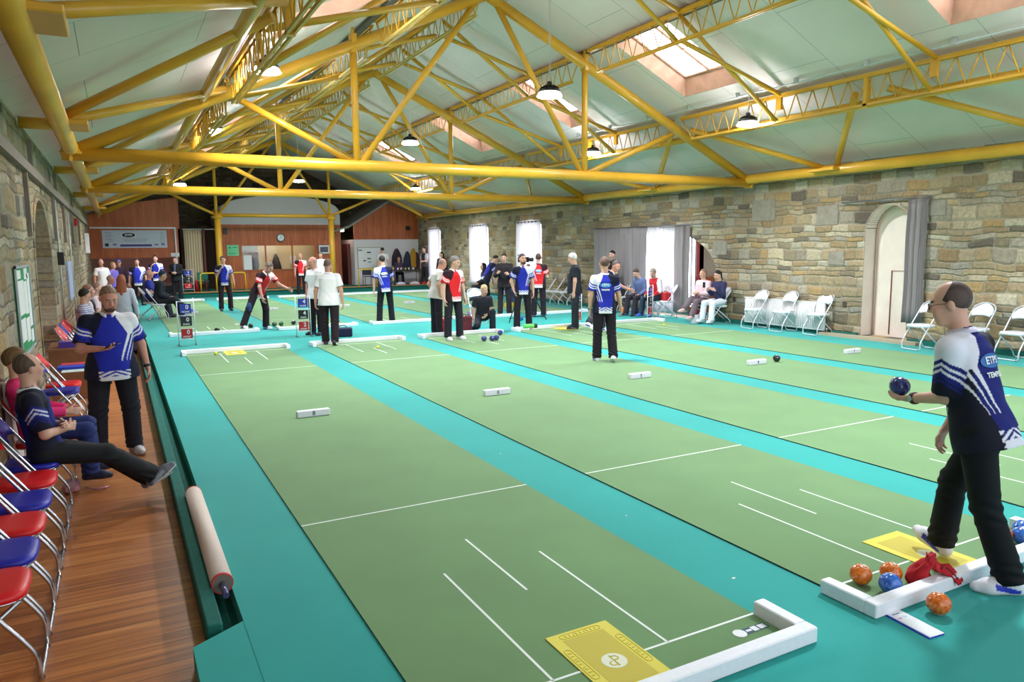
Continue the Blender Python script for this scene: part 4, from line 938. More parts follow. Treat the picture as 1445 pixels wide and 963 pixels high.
for x,z,lb in ((3.35,2.8,'left black loudspeaker on the centre pine wall'),(8.2,2.8,'right black loudspeaker on the centre pine wall')): wallbox('loudspeaker', x-.08,FY-.14,z-.13,x+.08,FY-.0,z+.13,BLACK,lb,'loudspeaker')
wallbox('wall_speaker', 11.85,FY-.12,2.85,12.05,FY,3.05,BLACK,'small black speaker on the right pine wall','speaker')
# kitchen hatch contents
for x,m_,lb in ((4.62,mat('dark_coat',(40,38,44),.8),'rounded dark coat hanging behind the left pane of the hatch'),(5.75,mat('grey_coat',(60,58,60),.8),'pointed dark coat hanging behind the middle pane of the hatch')):
    mb = MB(); n=14; 
    if x < 5: prof=[(0,0),(.3,.0),(.36,.25),(.30,.5),(.12,.6),(0,.62)]
    else: prof=[(0,0),(.26,0),(.2,.3),(.12,.55),(.05,.72),(0,.75)]
    mb.lathe(prof, 14, 0, (0,0,0)); o = mb.build('hanging_coat', m_, None, (x,33.9,1.02)); o.scale = (1,.35,1); tag(o, lb, 'coat')
t = empty('kitchen_shelf', (4.55,34.1,1.85), 0, 'pale blue topped shelf unit seen through the left pane of the hatch', 'shelf'); m = MB(); m.box((-.5,-.15,0),(.45,.1,.04)); m.build('board', WHITE, t); m = MB(); m.box((-.35,-.12,.06),(.4,.08,.3)); m.build('panel', mat('pale_cyan', (170,206,214), .5), t); m = MB(); m.box((-.4,-.15,-.5),(-.36,.08,0)); m.box((.36,-.15,-.5),(.4,.08,0)); m.build('upright', GREYM, t)
m = MB(); m.box((4.06,32.47,1.05),(4.42,32.49,1.72)); tag(m.build('notice', PAPER), 'white notice stuck on the left pane of the hatch', 'notice')
m = MB(); m.box((6.45,34.1,1.25),(6.75,34.13,1.65)); tag(m.build('notice', PAPER), 'white notice on the kitchen wall behind the right pane', 'notice')
# panes of the hatch
m = MB(); m.box((4.02,32.53,1.0),(7.3,32.54,2.14))
gl = bpy.data.materials.new('clear_glass'); gl.use_nodes = True; g_ = gl.node_tree; bb = g_.nodes['Principled BSDF']; tr = g_.nodes.new('ShaderNodeBsdfTransparent'); gs = g_.nodes.new('ShaderNodeBsdfGlossy'); gs.inputs['Roughness'].default_value = .05; mxs = g_.nodes.new('ShaderNodeMixShader'); mxs.inputs[0].default_value = .06
g_.links.new(tr.outputs[0], mxs.inputs[1]); g_.links.new(gs.outputs[0], mxs.inputs[2]); g_.links.new(mxs.outputs[0], g_.nodes['Material Output'].inputs[0])
tag(m.build('window_hatch', gl), kind='structure')
# whiteboard and coats on the white wall
t = empty('whiteboard', (9.93, FY-.02, 1.5), 0, 'whiteboard with taped slips on the far white wall', 'whiteboard'); m = MB(); m.box((-.57,-.01,-.5),(.57,.01,.5)); m.build('panel', PAPER, t)
m = MB(); 
for a,c in (((-.6,-.02,-.52),(-.56,.01,.52)),((.56,-.02,-.52),(.6,.01,.52)),((-.6,-.02,-.53),(.6,.01,-.49)),((-.6,-.02,.49),(.6,.01,.53))): m.box(a,c)
m.build('frame', mat('beige_frame', (188,176,160), .5), t)
for x,z,w,c in ((-.02,.27,.2,NAVY),(-.02,-.03,.18,mat('slip_green',(44,110,90),.6)),(-.25,-.13,.14,mat('slip_violet',(70,50,130),.6)),(0,-.2,.18,mat('slip_teal',(120,180,180),.6)),(-.45,.38,.2,GREYM)):
    m = MB(); m.box((x-w/2,-.013,z-.03),(x+w/2,-.011,z+.03)); m.build('slip', c, t)
for x,zt,w,hh,c,lb in ((11.3,1.95,.26,.85,(58,40,56),'dark purple coat, leftmost on the white wall'),(11.85,1.8,.22,.95,(38,44,70),'navy coat hanging in the middle of the white wall'),(12.18,1.95,.2,.95,(186,136,40),'mustard yellow coat hanging on the white wall'),(12.35,1.75,.2,.9,(70,50,56),'dark brown coat, rightmost on the white wall')):
    mb = MB(); rows = 10; n = 16; vs = []
    for j in range(rows+1):
        v = j/rows; ww = w*(.25+.75*min(1, v*2.2)**.7)*(.9+.15*v)
        for i in range(n):
            a = 2*PI*i/n; vs.append((ww*math.cos(a)*(1+.05*math.sin(5*a)), .09*math.sin(a)*(.6+.4*v), -v*hh))
    mb.add(vs, [(j*n+i,(j+1)*n+i,(j+1)*n+(i+1)%n,j*n+(i+1)%n) for j in range(rows) for i in range(n)]+[tuple(range(n)),tuple(rows*n+i for i in range(n-1,-1,-1))], 0, True)
    tag(mb.build('hanging_coat', mat('coat%d'%c[0], c, .85), None, (x,FY-.13,zt)), lb, 'coat', 'coats on the white wall')
# table with refreshments at the far right
t = empty('refreshment_table', (11.2,31.3,.2), 0, 'dark folding table with cups in front of the hanging coats', 'table'); m = MB(); m.rbox((-.9,-.35,.68),(.9,.35,.72), .004); m.build('table_top', mat('dark_table', (58,34,32), .5), t)
for sx in (-.8,.8):
    for sy in (-.28,.28): m = MB(); m.tube([(sx,sy,0),(sx,sy,.68)], .018, 8); m.build('leg', GREYM, t)
for i in range(7):
    x = 10.5+i*.2; m = MB(); m.lathe([(0,0),(.035,0),(.045,.1),(.04,.1),(.03,.01),(0,.01)], 12); tag(m.build('cup', [PAPER, mat('cup_yellow',(230,200,60),.5), WHITE][i%3], None, (x,31.15+.08*(i%2),.92)), f'{["first","second","third","fourth","fifth","sixth","seventh"][i]} cup from the left on the dark table', 'cup', 'cups on the dark table')
for i,(x,c,lb) in enumerate(((10.9,(190,180,206),'pale crumpled bag on the far ledge, left'),(11.6,(206,190,200),'pale crumpled bag on the far ledge, middle'),(12.2,(186,28,36),'red bag hanging over the far ledge'))):
    m = MB(); m.lathe([(0,0),(.17,.01),(.2,.07),(.12,.14),(0,.17)], 14); o = m.build('bag', mat('ledge_bag%d'%i, c, .7, var=(10,.15)), None, (x,30.75,.2)); o.scale = (1.3,.8,1); tag(o, lb, 'bag')
# yellow hoops and green chairs on the ledge
for x,w,lb in ((2.35,.62,'yellow tubular hoop rail, left end of the ledge'),(3.55,.55,'yellow tubular hoop rail behind the stooping man'),(9.25,.85,'yellow tubular hoop rail by the passage')):
    m = MB(); m.tube(rounded_path([(x-w/2,30.65,.2),(x-w/2,30.65,1.0),(x+w/2,30.65,1.0),(x+w/2,30.65,.2)], .12, 5), .03, 10); tag(m.build('hoop_rail', mat('bright_yellow', (226,180,24), .35)), lb, 'rail', 'yellow hoop rails')
def tubchair(x, y, c, lb, z=.2):
    t = empty('stacking_chair', (x,y,z), 0, lb, 'chair'); pm = mat('plastic_%d_%d'%c[:2], c, .5)
    m = MB(); m.rbox((-.23,-.22,.43),(.23,.22,.46), .01); m.build('seat', pm, t); m = MB(); m.rbox((-.22,.19,.5),(.22,.22,.82), .01); m.build('backrest', pm, t)
    for sx in (-.2,.2):
        for sy in (-.2,.2): m = MB(); m.tube([(sx,sy,0),(sx,sy,.44)], .012, 6); m.build('leg', BLACK, t)
tubchair(2.2, 31.3, (24,120,108), 'teal plastic chair on the left end of the ledge'); tubchair(9.5, 31.4, (30,34,60), 'dark chair behind the yellow hoop by the passage'); tubchair(10.6, 31.6, (20,96,84), 'green chair beside the far right scoreboard')
m = MB(); m.lathe([(0,0),(.08,0),(.08,.42),(.03,.5),(0,.5)], 14); tag(m.build('fire_extinguisher', RED, None, (1.95,31.4,.2)), 'red fire extinguisher left of the pine box', 'extinguisher')
# cream curtain closing the gap left of the pine box
mb = MB(); vs = []; n = 60
for j in range(7):
    for i in range(n): u = i/(n-1); vs.append((1.66+.72*u, 32.7+.04*math.sin(u*44)+.01*j, 2.86-2.4*j/6))
mb.add(vs, [(j*n+i,(j+1)*n+i,(j+1)*n+i+1,j*n+i+1) for j in range(6) for i in range(n-1)], 0, True); o = mb.build('curtain', mat('cream_curtain', (226,208,180), .8)); o.modifiers.new('s','SOLIDIFY').thickness = .006; tag(o, 'cream curtain hanging between the two pine walls', 'curtain')
b = MB(); b.box((1.5,34.0,.2),(3.15,34.08,3.0)); struct(b, 'wall_gap', mat('dark_brown_wall', (70,44,34), .7)); b = MB(); b.box((2.42,32.6,.2),(2.5,32.7,3.0)); struct(b, 'door_jamb', mat('maroon_trim', (112,44,36), .5))
b = MB(); b.box((1.62,32.66,2.87),(3.1,32.7,2.9)); struct(b, 'trim_5', WHITE)
m = MB(); m.box((1.08,FY-.04,1.70),(1.42,FY-.02,1.86)); tag(m.build('ladies_sign', PAPER), 'small white sign at the right end of the left pine wall', 'sign')

# ------------------------------------------------------------------ bags and odds and ends on the floor
def satchel(x, y, z, rz, w, d, h, c, lb, cat='bag', trim=(30,30,34)):
    t = empty('carry_bag', (x,y,z), rz, lb, cat); cm = mat('bag_%d_%d_%d'%c, c, .75)
    m = MB(); m.rbox((-w/2,-d/2,0),(w/2,d/2,h), .02); m.build('body', cm, t)
    m = MB(); m.tube(arc((0,0,h), w*.22, 0, PI, 8, (1,0,0), (0,0,.6)), .009, 6); m.build('handle', mat('bag_trim', trim, .6), t)
    m = MB(); m.box((-w/2-.002,-d/2-.004,h*.78),(w/2+.002,-d/2+.0,h*.82)); m.build('zip', mat('bag_trim', trim), t)
    return t
satchel(5.98,12.75,0,.4,.36,.2,.38,(96,28,40),'dark red bowls bag beside the crouching woman'); satchel(5.55,12.95,0,.3,.3,.2,.34,(186,30,44),'bright red bag behind the legs of the man in red and black')
satchel(3.35,13.55,0,-.3,.42,.2,.2,(30,30,70),'small navy shoe bag beside the scoreboard reading 4 4 2'); satchel(12.2,15.1,.47,1.2,.4,.16,.36,(28,26,32),'black bag standing on a folding chair by the curtain')
satchel(11.9,13.95,0,.2,.3,.18,.2,(36,60,150),'blue bag on the floor by the seated scorers'); satchel(12.0,14.6,0,1,.34,.2,.16,(214,110,40),'orange bag on the floor in front of the grey curtain'); satchel(11.7,11.3,0,.5,.28,.2,.22,(206,206,214),'pale bag on the floor beside the two seated women'); satchel(10.3,18.6,0,.2,.3,.2,.14,(214,190,40),'yellow bag under the chairs by the tripod')
satchel(12.1,12.95,.47,1.3,.34,.2,.22,(190,36,44),'red jacket bundle on the chair by the red frame'); satchel(11.35,22.6,.47,.3,.4,.2,.2,(220,160,110),'striped bag on a chair below the tall window'); satchel(.9,31.5,.0,0,.7,.4,.5,(20,20,26),'large black case under the standing man at the far left')
t = empty('towel_roll', (7.32,12.02,.085), -.2, 'green and white rolled towel lying on the fender corner', 'towel'); m = MB(); m.tube([(-.16,0,.05),(.1,.02,.05)], .05, 14); m.build('roll', mat('lime_towel', (110,214,110), .8), t); m = MB(); m.tube([(.1,.02,.05),(.17,.025,.05)], .055, 14); m.build('end_band', BLACK, t)
m = MB(); m.box((-.16,-.006,0),(.16,.006,.03)); tag(m.build('white_marker', WHITE, None, (1.75,17.6,MH)), 'thin white marker lying on the second far mat', 'marker')
# camera on its tripod
t = empty('camera_tripod', (8.6,14.6,0), 0, 'black tripod with a video camera behind the man in blue', 'tripod')
for dx,dy in ((-.75,-.55),(.5,-.35),(.05,.5)): m = MB(); m.tube([(dx,dy,.0),(0,0,1.15)], [.013,.02], 8); m.build('leg', BLACK, t)
m = MB(); m.tube([(0,0,1.1),(0,0,1.55)], .018, 8); m.build('centre_column', BLACK, t)
m = MB(); m.tube([(-.75,-.55,.12),(.5,-.35,.12)], .008, 6); m.build('spreader', BLACK, t)
t = empty('video_camera', (8.6,14.6,1.55), .6, 'black video camera on top of the tripod', 'camera'); m = MB(); m.rbox((-.07,-.14,0),(.07,.14,.14), .01); m.build('body', BLACK, t); m = MB(); m.tube([(0,-.14,.07),(0,-.28,.07)], [.045,.055], 14); m.build('lens', BLACK, t); m = MB(); m.tube([(-.3,0,.19),(-.02,0,.19)], [.035,.045], 12); m.build('microphone', mat('fur_grey', (150,170,190), .9), t)
# ------------------------------------------------------------------ people: smooth bodies meshed from blended limb volumes
def smin(a, b, k):
    h = np.maximum(k-np.abs(a-b), 0)/k
    return np.minimum(a, b)-h*h*k*.25
def nrm(v): v = np.asarray(v, float); return v/np.linalg.norm(v)
class Body:
    """signed-distance volume made of tapered limbs, lofts and ellipsoids, meshed on a grid"""
    def __init__(s): s.pr = []
    def cone(s, a, b, ra, rb, k=.02, flat=False, flat0=False, cut=False):
        a = np.asarray(a, float); b = np.asarray(b, float); s.pr.append(('c', a, b, ra, rb, k, flat, flat0, cut))
        return s
    def ell(s, c, r, Rm=None, k=.02, cut=False):
        s.pr.append(('e', np.asarray(c, float), np.asarray(r, float), np.eye(3) if Rm is None else Rm, k, cut)); return s
    def loft(s, o, Rm, secs, k=.02):
        """secs: (w, halfwidth, halfdepth, y offset) along local z of frame Rm (columns x y z) from o"""
        s.pr.append(('l', np.asarray(o, float), Rm, np.array(secs, float), k)); return s
    def plane(s, p, n, c=None, r=None):
        s.pr.append(('p', np.asarray(p, float), nrm(n), c, r)); return s
    def mesh(s, vox):
        los, his = [], []
        for q in s.pr:
            if q[0] == 'c' and not q[8]: r = max(q[3], q[4])+.02; los += [np.minimum(q[1], q[2])-r]; his += [np.maximum(q[1], q[2])+r]
            elif q[0] == 'e' and not q[5]: r = max(q[2])+.02; los += [q[1]-r]; his += [q[1]+r]
            elif q[0] == 'l':
                for w in q[3]: c = q[1]+q[2] @ np.array([0, w[3], w[0]]); r = max(w[1], w[2])+.02; los += [c-r]; his += [c+r]
        lo = np.min(los, 0)-2*vox; hi = np.max(his, 0)+2*vox
        n = np.ceil((hi-lo)/vox).astype(int)+1
        F = np.full(n, .3, np.float32); ax = [lo[i]+vox*np.arange(n[i]) for i in range(3)]
        for q in s.pr:
            if q[0] == 'c': r = max(q[3], q[4])+q[5]+3*vox; a0 = np.minimum(q[1], q[2])-r; a1 = np.maximum(q[1], q[2])+r
            elif q[0] == 'e': r = max(q[2])+q[4]+3*vox; a0 = q[1]-r; a1 = q[1]+r
            elif q[0] == 'l':
                cs = [q[1]+q[2] @ np.array([0, w[3], w[0]]) for w in q[3]]; r = max(q[3][:,1].max(), q[3][:,2].max())+q[4]+3*vox
                a0 = np.min(cs, 0)-r; a1 = np.max(cs, 0)+r
            else:
                if q[3] is None: a0, a1 = lo, hi
                else: a0 = q[3]-q[4]; a1 = q[3]+q[4]
            i0 = np.clip(np.floor((a0-lo)/vox).astype(int), 0, n-1); i1 = np.clip(np.ceil((a1-lo)/vox).astype(int)+1, 1, n)
            if np.any(i1 <= i0): continue
            X = ax[0][i0[0]:i1[0],None,None]; Y = ax[1][None,i0[1]:i1[1],None]; Z = ax[2][None,None,i0[2]:i1[2]]
            V = F[i0[0]:i1[0], i0[1]:i1[1], i0[2]:i1[2]]
            if q[0] == 'c':
                _, a, b, ra, rb, k, flat, flat0, cut = q; d = b-a; L2 = d@d
                px, py, pz = X-a[0], Y-a[1], Z-a[2]
                tt = (px*d[0]+py*d[1]+pz*d[2])/L2; t = np.clip(tt, 0, 1)
                D = np.sqrt((px-t*d[0])**2+(py-t*d[1])**2+(pz-t*d[2])**2)-(ra+(rb-ra)*t); L = math.sqrt(L2)
                if flat: D = np.maximum(D, (tt-1)*L)
                if flat0: D = np.maximum(D, -tt*L)
                if cut: V[...] = np.maximum(V, -D)
                else: V[...] = smin(V, D, k)
            elif q[0] == 'e':
                _, c, r, Rm, k, cut = q; p = [X-c[0], Y-c[1], Z-c[2]]
                l = [sum(p[j]*Rm[j,i] for j in range(3)) for i in range(3)]
                k0 = np.sqrt(sum((l[i]/r[i])**2 for i in range(3)))+1e-9; k1 = np.sqrt(sum((l[i]/r[i]**2)**2 for i in range(3)))+1e-9
                D = k0*(k0-1)/k1
                if cut: V[...] = -smin(-V, D, k)
                else: V[...] = smin(V, D, k)
            elif q[0] == 'l':
                _, o, Rm, sc, k = q; p = [X-o[0], Y-o[1], Z-o[2]]
                lx, ly, lz = [sum(p[j]*Rm[j,i] for j in range(3)) for i in range(3)]
                hw = np.interp(lz, sc[:,0], sc[:,1]); hd = np.interp(lz, sc[:,0], sc[:,2]); oy = np.interp(lz, sc[:,0], sc[:,3])
                u = np.abs(lx)/hw; v = np.abs(ly-oy)/hd; D = ((u**2.3+v**2.3)**(1/2.3)-1)*np.minimum(hw, hd)
                D = np.maximum(D, np.maximum(sc[0,0]-lz, lz-sc[-1,0])); V[...] = smin(V, D, k)
            else:
                _, p, nn, c, r = q; V[...] = np.maximum(V, (X-p[0])*nn[0]+(Y-p[1])*nn[1]+(Z-p[2])*nn[2])
        return surface_nets(F, lo, vox)
def surface_nets(F, lo, vox):
    F[0] = F[-1] = .3; F[:,0] = F[:,-1] = .3; F[:,:,0] = F[:,:,-1] = .3
    neg = F < 0; nx, ny, nz = F.shape; off = [(i,j,k) for i in (0,1) for j in (0,1) for k in (0,1)]
    cnt = sum(neg[i:nx-1+i, j:ny-1+j, k:nz-1+k].astype(np.int8) for i,j,k in off)
    cells = np.argwhere((cnt > 0) & (cnt < 8)); idx = -np.ones((nx-1,ny-1,nz-1), np.int32); idx[tuple(cells.T)] = np.arange(len(cells))
    acc = np.zeros((len(cells),3)); num = np.zeros(len(cells)); vals = {o: F[cells[:,0]+o[0], cells[:,1]+o[1], cells[:,2]+o[2]] for o in off}
    for a in off:
        for d in range(3):
            if a[d]: continue
            b = list(a); b[d] = 1; b = tuple(b); fa, fb = vals[a], vals[b]; m = (fa < 0) != (fb < 0)
            t = np.where(m, fa/np.where(m, fa-fb, 1), 0); P = np.tile(np.array(a, float), (len(cells),1)); P[:,d] = t
            acc[m] += P[m]; num[m] += 1
    V = lo+(cells+acc/num[:,None])*vox; quads = []
    for d in range(3):
        u, v = (d+1)%3, (d+2)%3; sl0 = [slice(None)]*3; sl1 = [slice(None)]*3; sl0[d] = slice(0,-1); sl1[d] = slice(1,None)
        A = neg[tuple(sl0)]; B = neg[tuple(sl1)]; e = np.argwhere(A != B); e = e[(e[:,u] > 0) & (e[:,v] > 0)]
        e = e[(e[:,u] < F.shape[u]-1) & (e[:,v] < F.shape[v]-1)]
        def g(du, dv): c = e.copy(); c[:,u] -= du; c[:,v] -= dv; return idx[tuple(c.T)]
        q = np.stack([g(1,1), g(0,1), g(0,0), g(1,0)], 1); s = A[tuple(e.T)]; q[~s] = q[~s][:,::-1]; quads.append(q)
    Q = np.concatenate(quads); return V, Q[(Q >= 0).all(1)]
def np_mesh(name, V, Q, m, col=None, smooth=1):
    # a light relax keeps grid stepping out of the surface
    if smooth:
        for _ in range(smooth):
            S = np.zeros_like(V); C = np.zeros(len(V))
            for a, b in ((0,1),(1,2),(2,3),(3,0)):
                np.add.at(S, Q[:,a], V[Q[:,b]]); np.add.at(S, Q[:,b], V[Q[:,a]]); np.add.at(C, Q[:,a], 1); np.add.at(C, Q[:,b], 1)
            V = V*.5+.5*S/np.maximum(C, 1)[:,None]
    me = bpy.data.meshes.new(name); me.vertices.add(len(V)); me.vertices.foreach_set('co', V.astype(np.float32).ravel())
    me.loops.add(Q.size); me.loops.foreach_set('vertex_index', Q.astype(np.int32).ravel())
    me.polygons.add(len(Q)); me.polygons.foreach_set('loop_start', np.arange(0, Q.size, 4, dtype=np.int32)); me.polygons.foreach_set('loop_total', np.full(len(Q), 4, np.int32))
    me.polygons.foreach_set('use_smooth', np.ones(len(Q), bool)); me.update(calc_edges=True)
    me.materials.append(m)
    if col is not None:
        c = me.color_attributes.new('col', 'FLOAT_COLOR', 'POINT'); c.data.foreach_set('color', np.concatenate([col, np.ones((len(V),1))], 1).astype(np.float32).ravel())
    return me
def Rz(a): c, s = math.cos(a), math.sin(a); return np.array([[c,-s,0],[s,c,0],[0,0,1.]])
def Rx(a): c, s = math.cos(a), math.sin(a); return np.array([[1.,0,0],[0,c,-s],[0,s,c]])
def Ry(a): c, s = math.cos(a), math.sin(a); return np.array([[c,0,s],[0,1.,0],[-s,0,c]])
L3 = lambda c: np.array(lin(c))
SKIN = {'fair': (214,166,146), 'pink': (206,146,128), 'tan': (186,136,112)}

def person(label, x, y, z0, face, H=1.75, build=1.0, belly=0., lean=(0,0), head=(0,0), la=((-.25,0,-1),(-.1,.1,-1)), ra=((.25,0,-1),(.1,.1,-1)),
           ll=((-.06,0,-1),(-.03,0,-1)), rl=((.06,0,-1),(.03,0,-1)), hip=None, foot=(0,0), footyaw=(-.15,.15), shirt=('plain',(220,220,224)), sleeve=.62,
           pants=(24,26,34), shoes=((230,230,236),(60,60,66)), skin='fair', hair=('short',(70,52,40)), curl=(.5,.5), palm=(None,None), beard=None, vox=.011, group=None, extras=(), pantlen=1., collar=None, hands=True, spread=(0,0)):
    """face: compass angle. lean/head in degrees. arm and leg directions are (right, forward, up) in the person's own frame."""
    s = H/1.75; t = empty('person', (x, y, z0), -math.radians(face), label, 'person', group)
    thigh, shin, ank = .435*s, .42*s, .08*s
    legs = {}
    dirs = {-1: [nrm(v) for v in ll], 1: [nrm(v) for v in rl]}
    if hip is None: hip = max(-(d[0][2]*thigh+d[1][2]*shin) for d in dirs.values())+ank
    hc = np.array([0, 0, hip])
    for sd in (-1, 1):
        h = hc+np.array([sd*.092*s*build**.5, 0, 0]); k = h+dirs[sd][0]*thigh; a = k+dirs[sd][1]*shin; legs[sd] = (h, k, a)
    T = Rx(-math.radians(lean[0])) @ Ry(math.radians(lean[1])); up = T[:,2]
    b = build
    o = hc+np.array([0,0,.0]); tl = .53*s
    neck = o+up*tl; sh = {sd: o+T @ np.array([sd*.172*s*b**.4, -.005, tl-.070*s]) for sd in (-1,1)}
    arms = {}
    for sd, A in ((-1, la), (1, ra)):
        u = nrm(T @ nrm(A[0]) if len(A) < 3 else A[0]); f = nrm(T @ nrm(A[1]) if len(A) < 3 else A[1])
        e = sh[sd]+u*.285*s; w = e+f*.245*s; arms[sd] = (sh[sd], e, w, u, f)
    Hd = Rz(-math.radians(head[1])) @ Rx(-math.radians(head[0]+lean[0]*.35)); nk = neck+up*.03*s
    hcen = nk+Hd @ np.array([0, .022*s, .125*s])+up*.02*s
    def P(v): return hcen+Hd @ (np.array(v)*s)
    # ---- skin
    B = Body(); R_ = Hd
    B.ell(P((0,-.012,.028)), np.array((.074,.094,.092))*s, R_, .02); B.ell(P((0,.028,-.045)), np.array((.056,.062,.072))*s, R_, .03)
    B.cone(P((-.022,.058,-.092)), P((.022,.058,-.092)), .024*s, .024*s, .03); B.cone(P((-.03,.078,.03)), P((.03,.078,.03)), .013*s, .013*s, .025)
    B.cone(P((0,.088,.018)), P((0,.108,-.022)), .008*s, .0135*s, .014); B.cone(P((-.012,.094,-.026)), P((.012,.094,-.026)), .008*s, .008*s, .01)
    for sd in (-1,1):
        B.ell(P((sd*.031,.097,.006)), np.array((.017,.014,.011))*s, R_, .012, True)
        B.cone(P((sd*.042,.07,-.02)), P((sd*.036,.074,-.045)), .018*s, .016*s, .03)
        B.ell(P((sd*.077,-.006,-.008)), np.array((.010,.020,.032))*s, R_ @ Ry(sd*.25), .006)
    for sd in (-1,1): B.cone(P((sd*.031-.013,.084,.013)), P((sd*.031+.013,.084,.013)), .0052*s, .0052*s, .006); B.cone(P((sd*.031-.012,.083,-.008)), P((sd*.031+.012,.083,-.008)), .005*s, .005*s, .008)
    B.cone(P((-.018,.086,-.058)), P((.018,.086,-.058)), .0075*s, .0075*s, .008)
    B.cone(neck-up*.03*s, P((0,-.018,-.06)), .056*s*b**.3, .052*s, .03)
    secs = [(0,.15*b,.10*b+belly*.3,0),(.14*s,.142*b,.10*b+belly*.8,belly*.6),(.28*s,.145*b,.105*b+belly*.4,belly*.5),(.42*s,.155*b,.105*b,belly*.1),(.50*s,.12*b,.07,0),(tl,.06,.05,0)]
    B.loft(o, T, [(w, a*s, d*s, y_) for w, a, d, y_ in secs], .04)
    for sd in (-1,1):
        S, E, W_, u, f = arms[sd]
        B.cone(o+up*(tl-.05*s), S, .055*s, .052*s, .04); B.cone(S, E, .050*s*b**.5, .040*s*b**.4, .03); B.cone(E, W_, .041*s*b**.4, .0265*s, .02)
        h, k, a = legs[sd]; B.cone(h, k, .07*s, .05*s, .03); B.cone(k, a, .048*s, .036*s, .02)
        # hand
        pn = palm[0 if sd < 0 else 1]
        if pn is None: pn = np.array([-sd, 0, 0.]) 
        pn = np.asarray(pn, float); pn = pn-f*(pn@f); pn = nrm(pn); sx = np.cross(f, pn)*1.0     # sx: towards the thumb for either hand
        if sd < 0: sx = -sx
        c = curl[0 if sd < 0 else 1]
        for q, (off_, ln) in enumerate(((.030,.95),(.0105,1.05),(-.010,1.),(-.029,.8))):
            K = W_+f*(.088-.006*abs(q-1))*s+sx*off_*s; B.cone(W_+sx*off_*.45*s+f*.012*s, K, .0145*s, .0105*s, .014)
            d = f.copy(); p = K; n_ = pn.copy()
            for j, (l_, r_) in enumerate(((.042,.0092),(.027,.0082),(.021,.0075))):
                an = c*(.75 if j == 0 else 1.0); d, n_ = nrm(d*math.cos(an)+n_*math.sin(an)), nrm(n_*math.cos(an)-d*math.sin(an))
                e_ = p+d*l_*ln*s; B.cone(p, e_, (r_+.0006)*s, r_*s, .004 if j else .007); p = e_
        tb = W_+f*.03*s+sx*.026*s; d1 = nrm(f*.62+sx*.72+pn*.35); t1 = tb+d1*.040*s; d2 = nrm(f*.85+sx*.25+pn*(.25+.4*c)); t2 = t1+d2*.032*s
        B.cone(W_+f*.015*s+sx*.01*s, tb, .016*s, .0155*s, .012); B.cone(tb, t1, .0135*s, .0105*s, .008); B.cone(t1, t2, .0105*s, .0085*s, .005)
    V, Q = B.mesh(vox)
    col = np.tile(L3(SKIN[skin]), (len(V),1)); hl = (V-hcen) @ Hd/s
    lips = (np.abs(hl[:,0]) < .024) & (hl[:,1] > .07) & (np.abs(hl[:,2]+.058) < .009); col[lips] = L3((176,96,92))
    brow = (np.abs(np.abs(hl[:,0])-.031) < .018) & (hl[:,1] > .07) & (np.abs(hl[:,2]-.026-.1*(.03-np.abs(np.abs(hl[:,0])-.03))) < .006); col[brow] = L3(hair[1])*.8
    eye = (np.abs(np.abs(hl[:,0])-.031) < .011) & (hl[:,1] > .055) & (np.abs(hl[:,2]-.006) < .006)
    if vox > .0075: col[eye] = L3((50,40,40))
    rosy = (hl[:,1] > .04) & (np.abs(hl[:,2]+.02) < .03) & (np.abs(np.abs(hl[:,0])-.045) < .02); col[rosy] *= np.array((1.03,.93,.92))
    link('body', np_mesh('body', V, Q, SKINM, col, 1 if vox > .007 else 2), t)
    if vox <= .0075:
        for sd in (-1,1):
            m = MB(); R0 = .0118*s; m.lathe([(R0*math.cos(-PI/2+PI*k/10), R0*math.sin(-PI/2+PI*k/10)) for k in range(11)], 16); o_ = m.build('eye', mat('eye_white', (226,222,220), .2), t, tuple(P((sd*.031,.0780,.004))))
            m = MB(); q0 = Hd @ np.array((0,1.,-.15)); q0 = nrm(q0); m.tube([tuple(q0*R0*.93), tuple(q0*R0*1.02)], .0058*s, 12); m.build('iris', mat('eye_dark', (48,42,40), .2), o_)
    # ---- hair
    kind, hc_ = hair; 
    if kind != 'bald':
        Hb = Body(); th = {'short':.006,'crop':.003,'long':.010,'tail':.008,'bun':.008,'grey':.010,'cap':.012,'hood':.028,'ring':.004,'thick':.014,'recede':.0035}[kind]
        Hb.ell(P((0,-.014,.030)), np.array((.074+th,.094+th,.092+th))*s, R_, .02)
        if kind not in ('ring','recede'): Hb.plane(P((0,.0,(.032 if kind == 'crop' else .020) if kind != 'hood' else -.02)), Hd @ nrm((0,.84,-1)) if kind != 'hood' else Hd @ nrm((0,1,-.25)))
        if kind in ('short','crop','grey','thick','ring','recede'):
            Hb.plane(P((0,-.03,-.055)), Hd @ nrm((0,.15,-1)))
        if kind == 'ring': Hb.plane(P((0,.0,.045)), Hd @ nrm((0,.35,1))); Hb.plane(P((0,.028,.0)), Hd @ nrm((0,1,.0)))
        if kind == 'recede': Hb.plane(P((0,.012,.060)), Hd @ nrm((0,.9,.62))); Hb.plane(P((0,.0,.0)), Hd @ nrm((0,.75,-1)))
        if kind == 'long':
            Hb.cone(P((-.03,-.07,.0)), P((-.06,-.095,-.24)), .06*s, .045*s, .03); Hb.cone(P((.03,-.07,.0)), P((.06,-.095,-.24)), .06*s, .045*s, .03); Hb.cone(P((0,-.08,.0)), P((0,-.115,-.3)), .06*s, .04*s, .03)
        if kind == 'tail': Hb.cone(P((0,-.09,.03)), P((0,-.13,.02)), .03*s, .028*s, .02); Hb.cone(P((0,-.13,.02)), P((0,-.13,-.17)), .03*s, .014*s, .02)
        if kind == 'bun': Hb.ell(P((0,-.11,.055)), np.array((.035,.035,.032))*s, None, .012)
        if kind == 'hood': Hb.cone(P((0,-.04,-.03)), P((0,-.06,-.14)), .085*s, .10*s, .03)
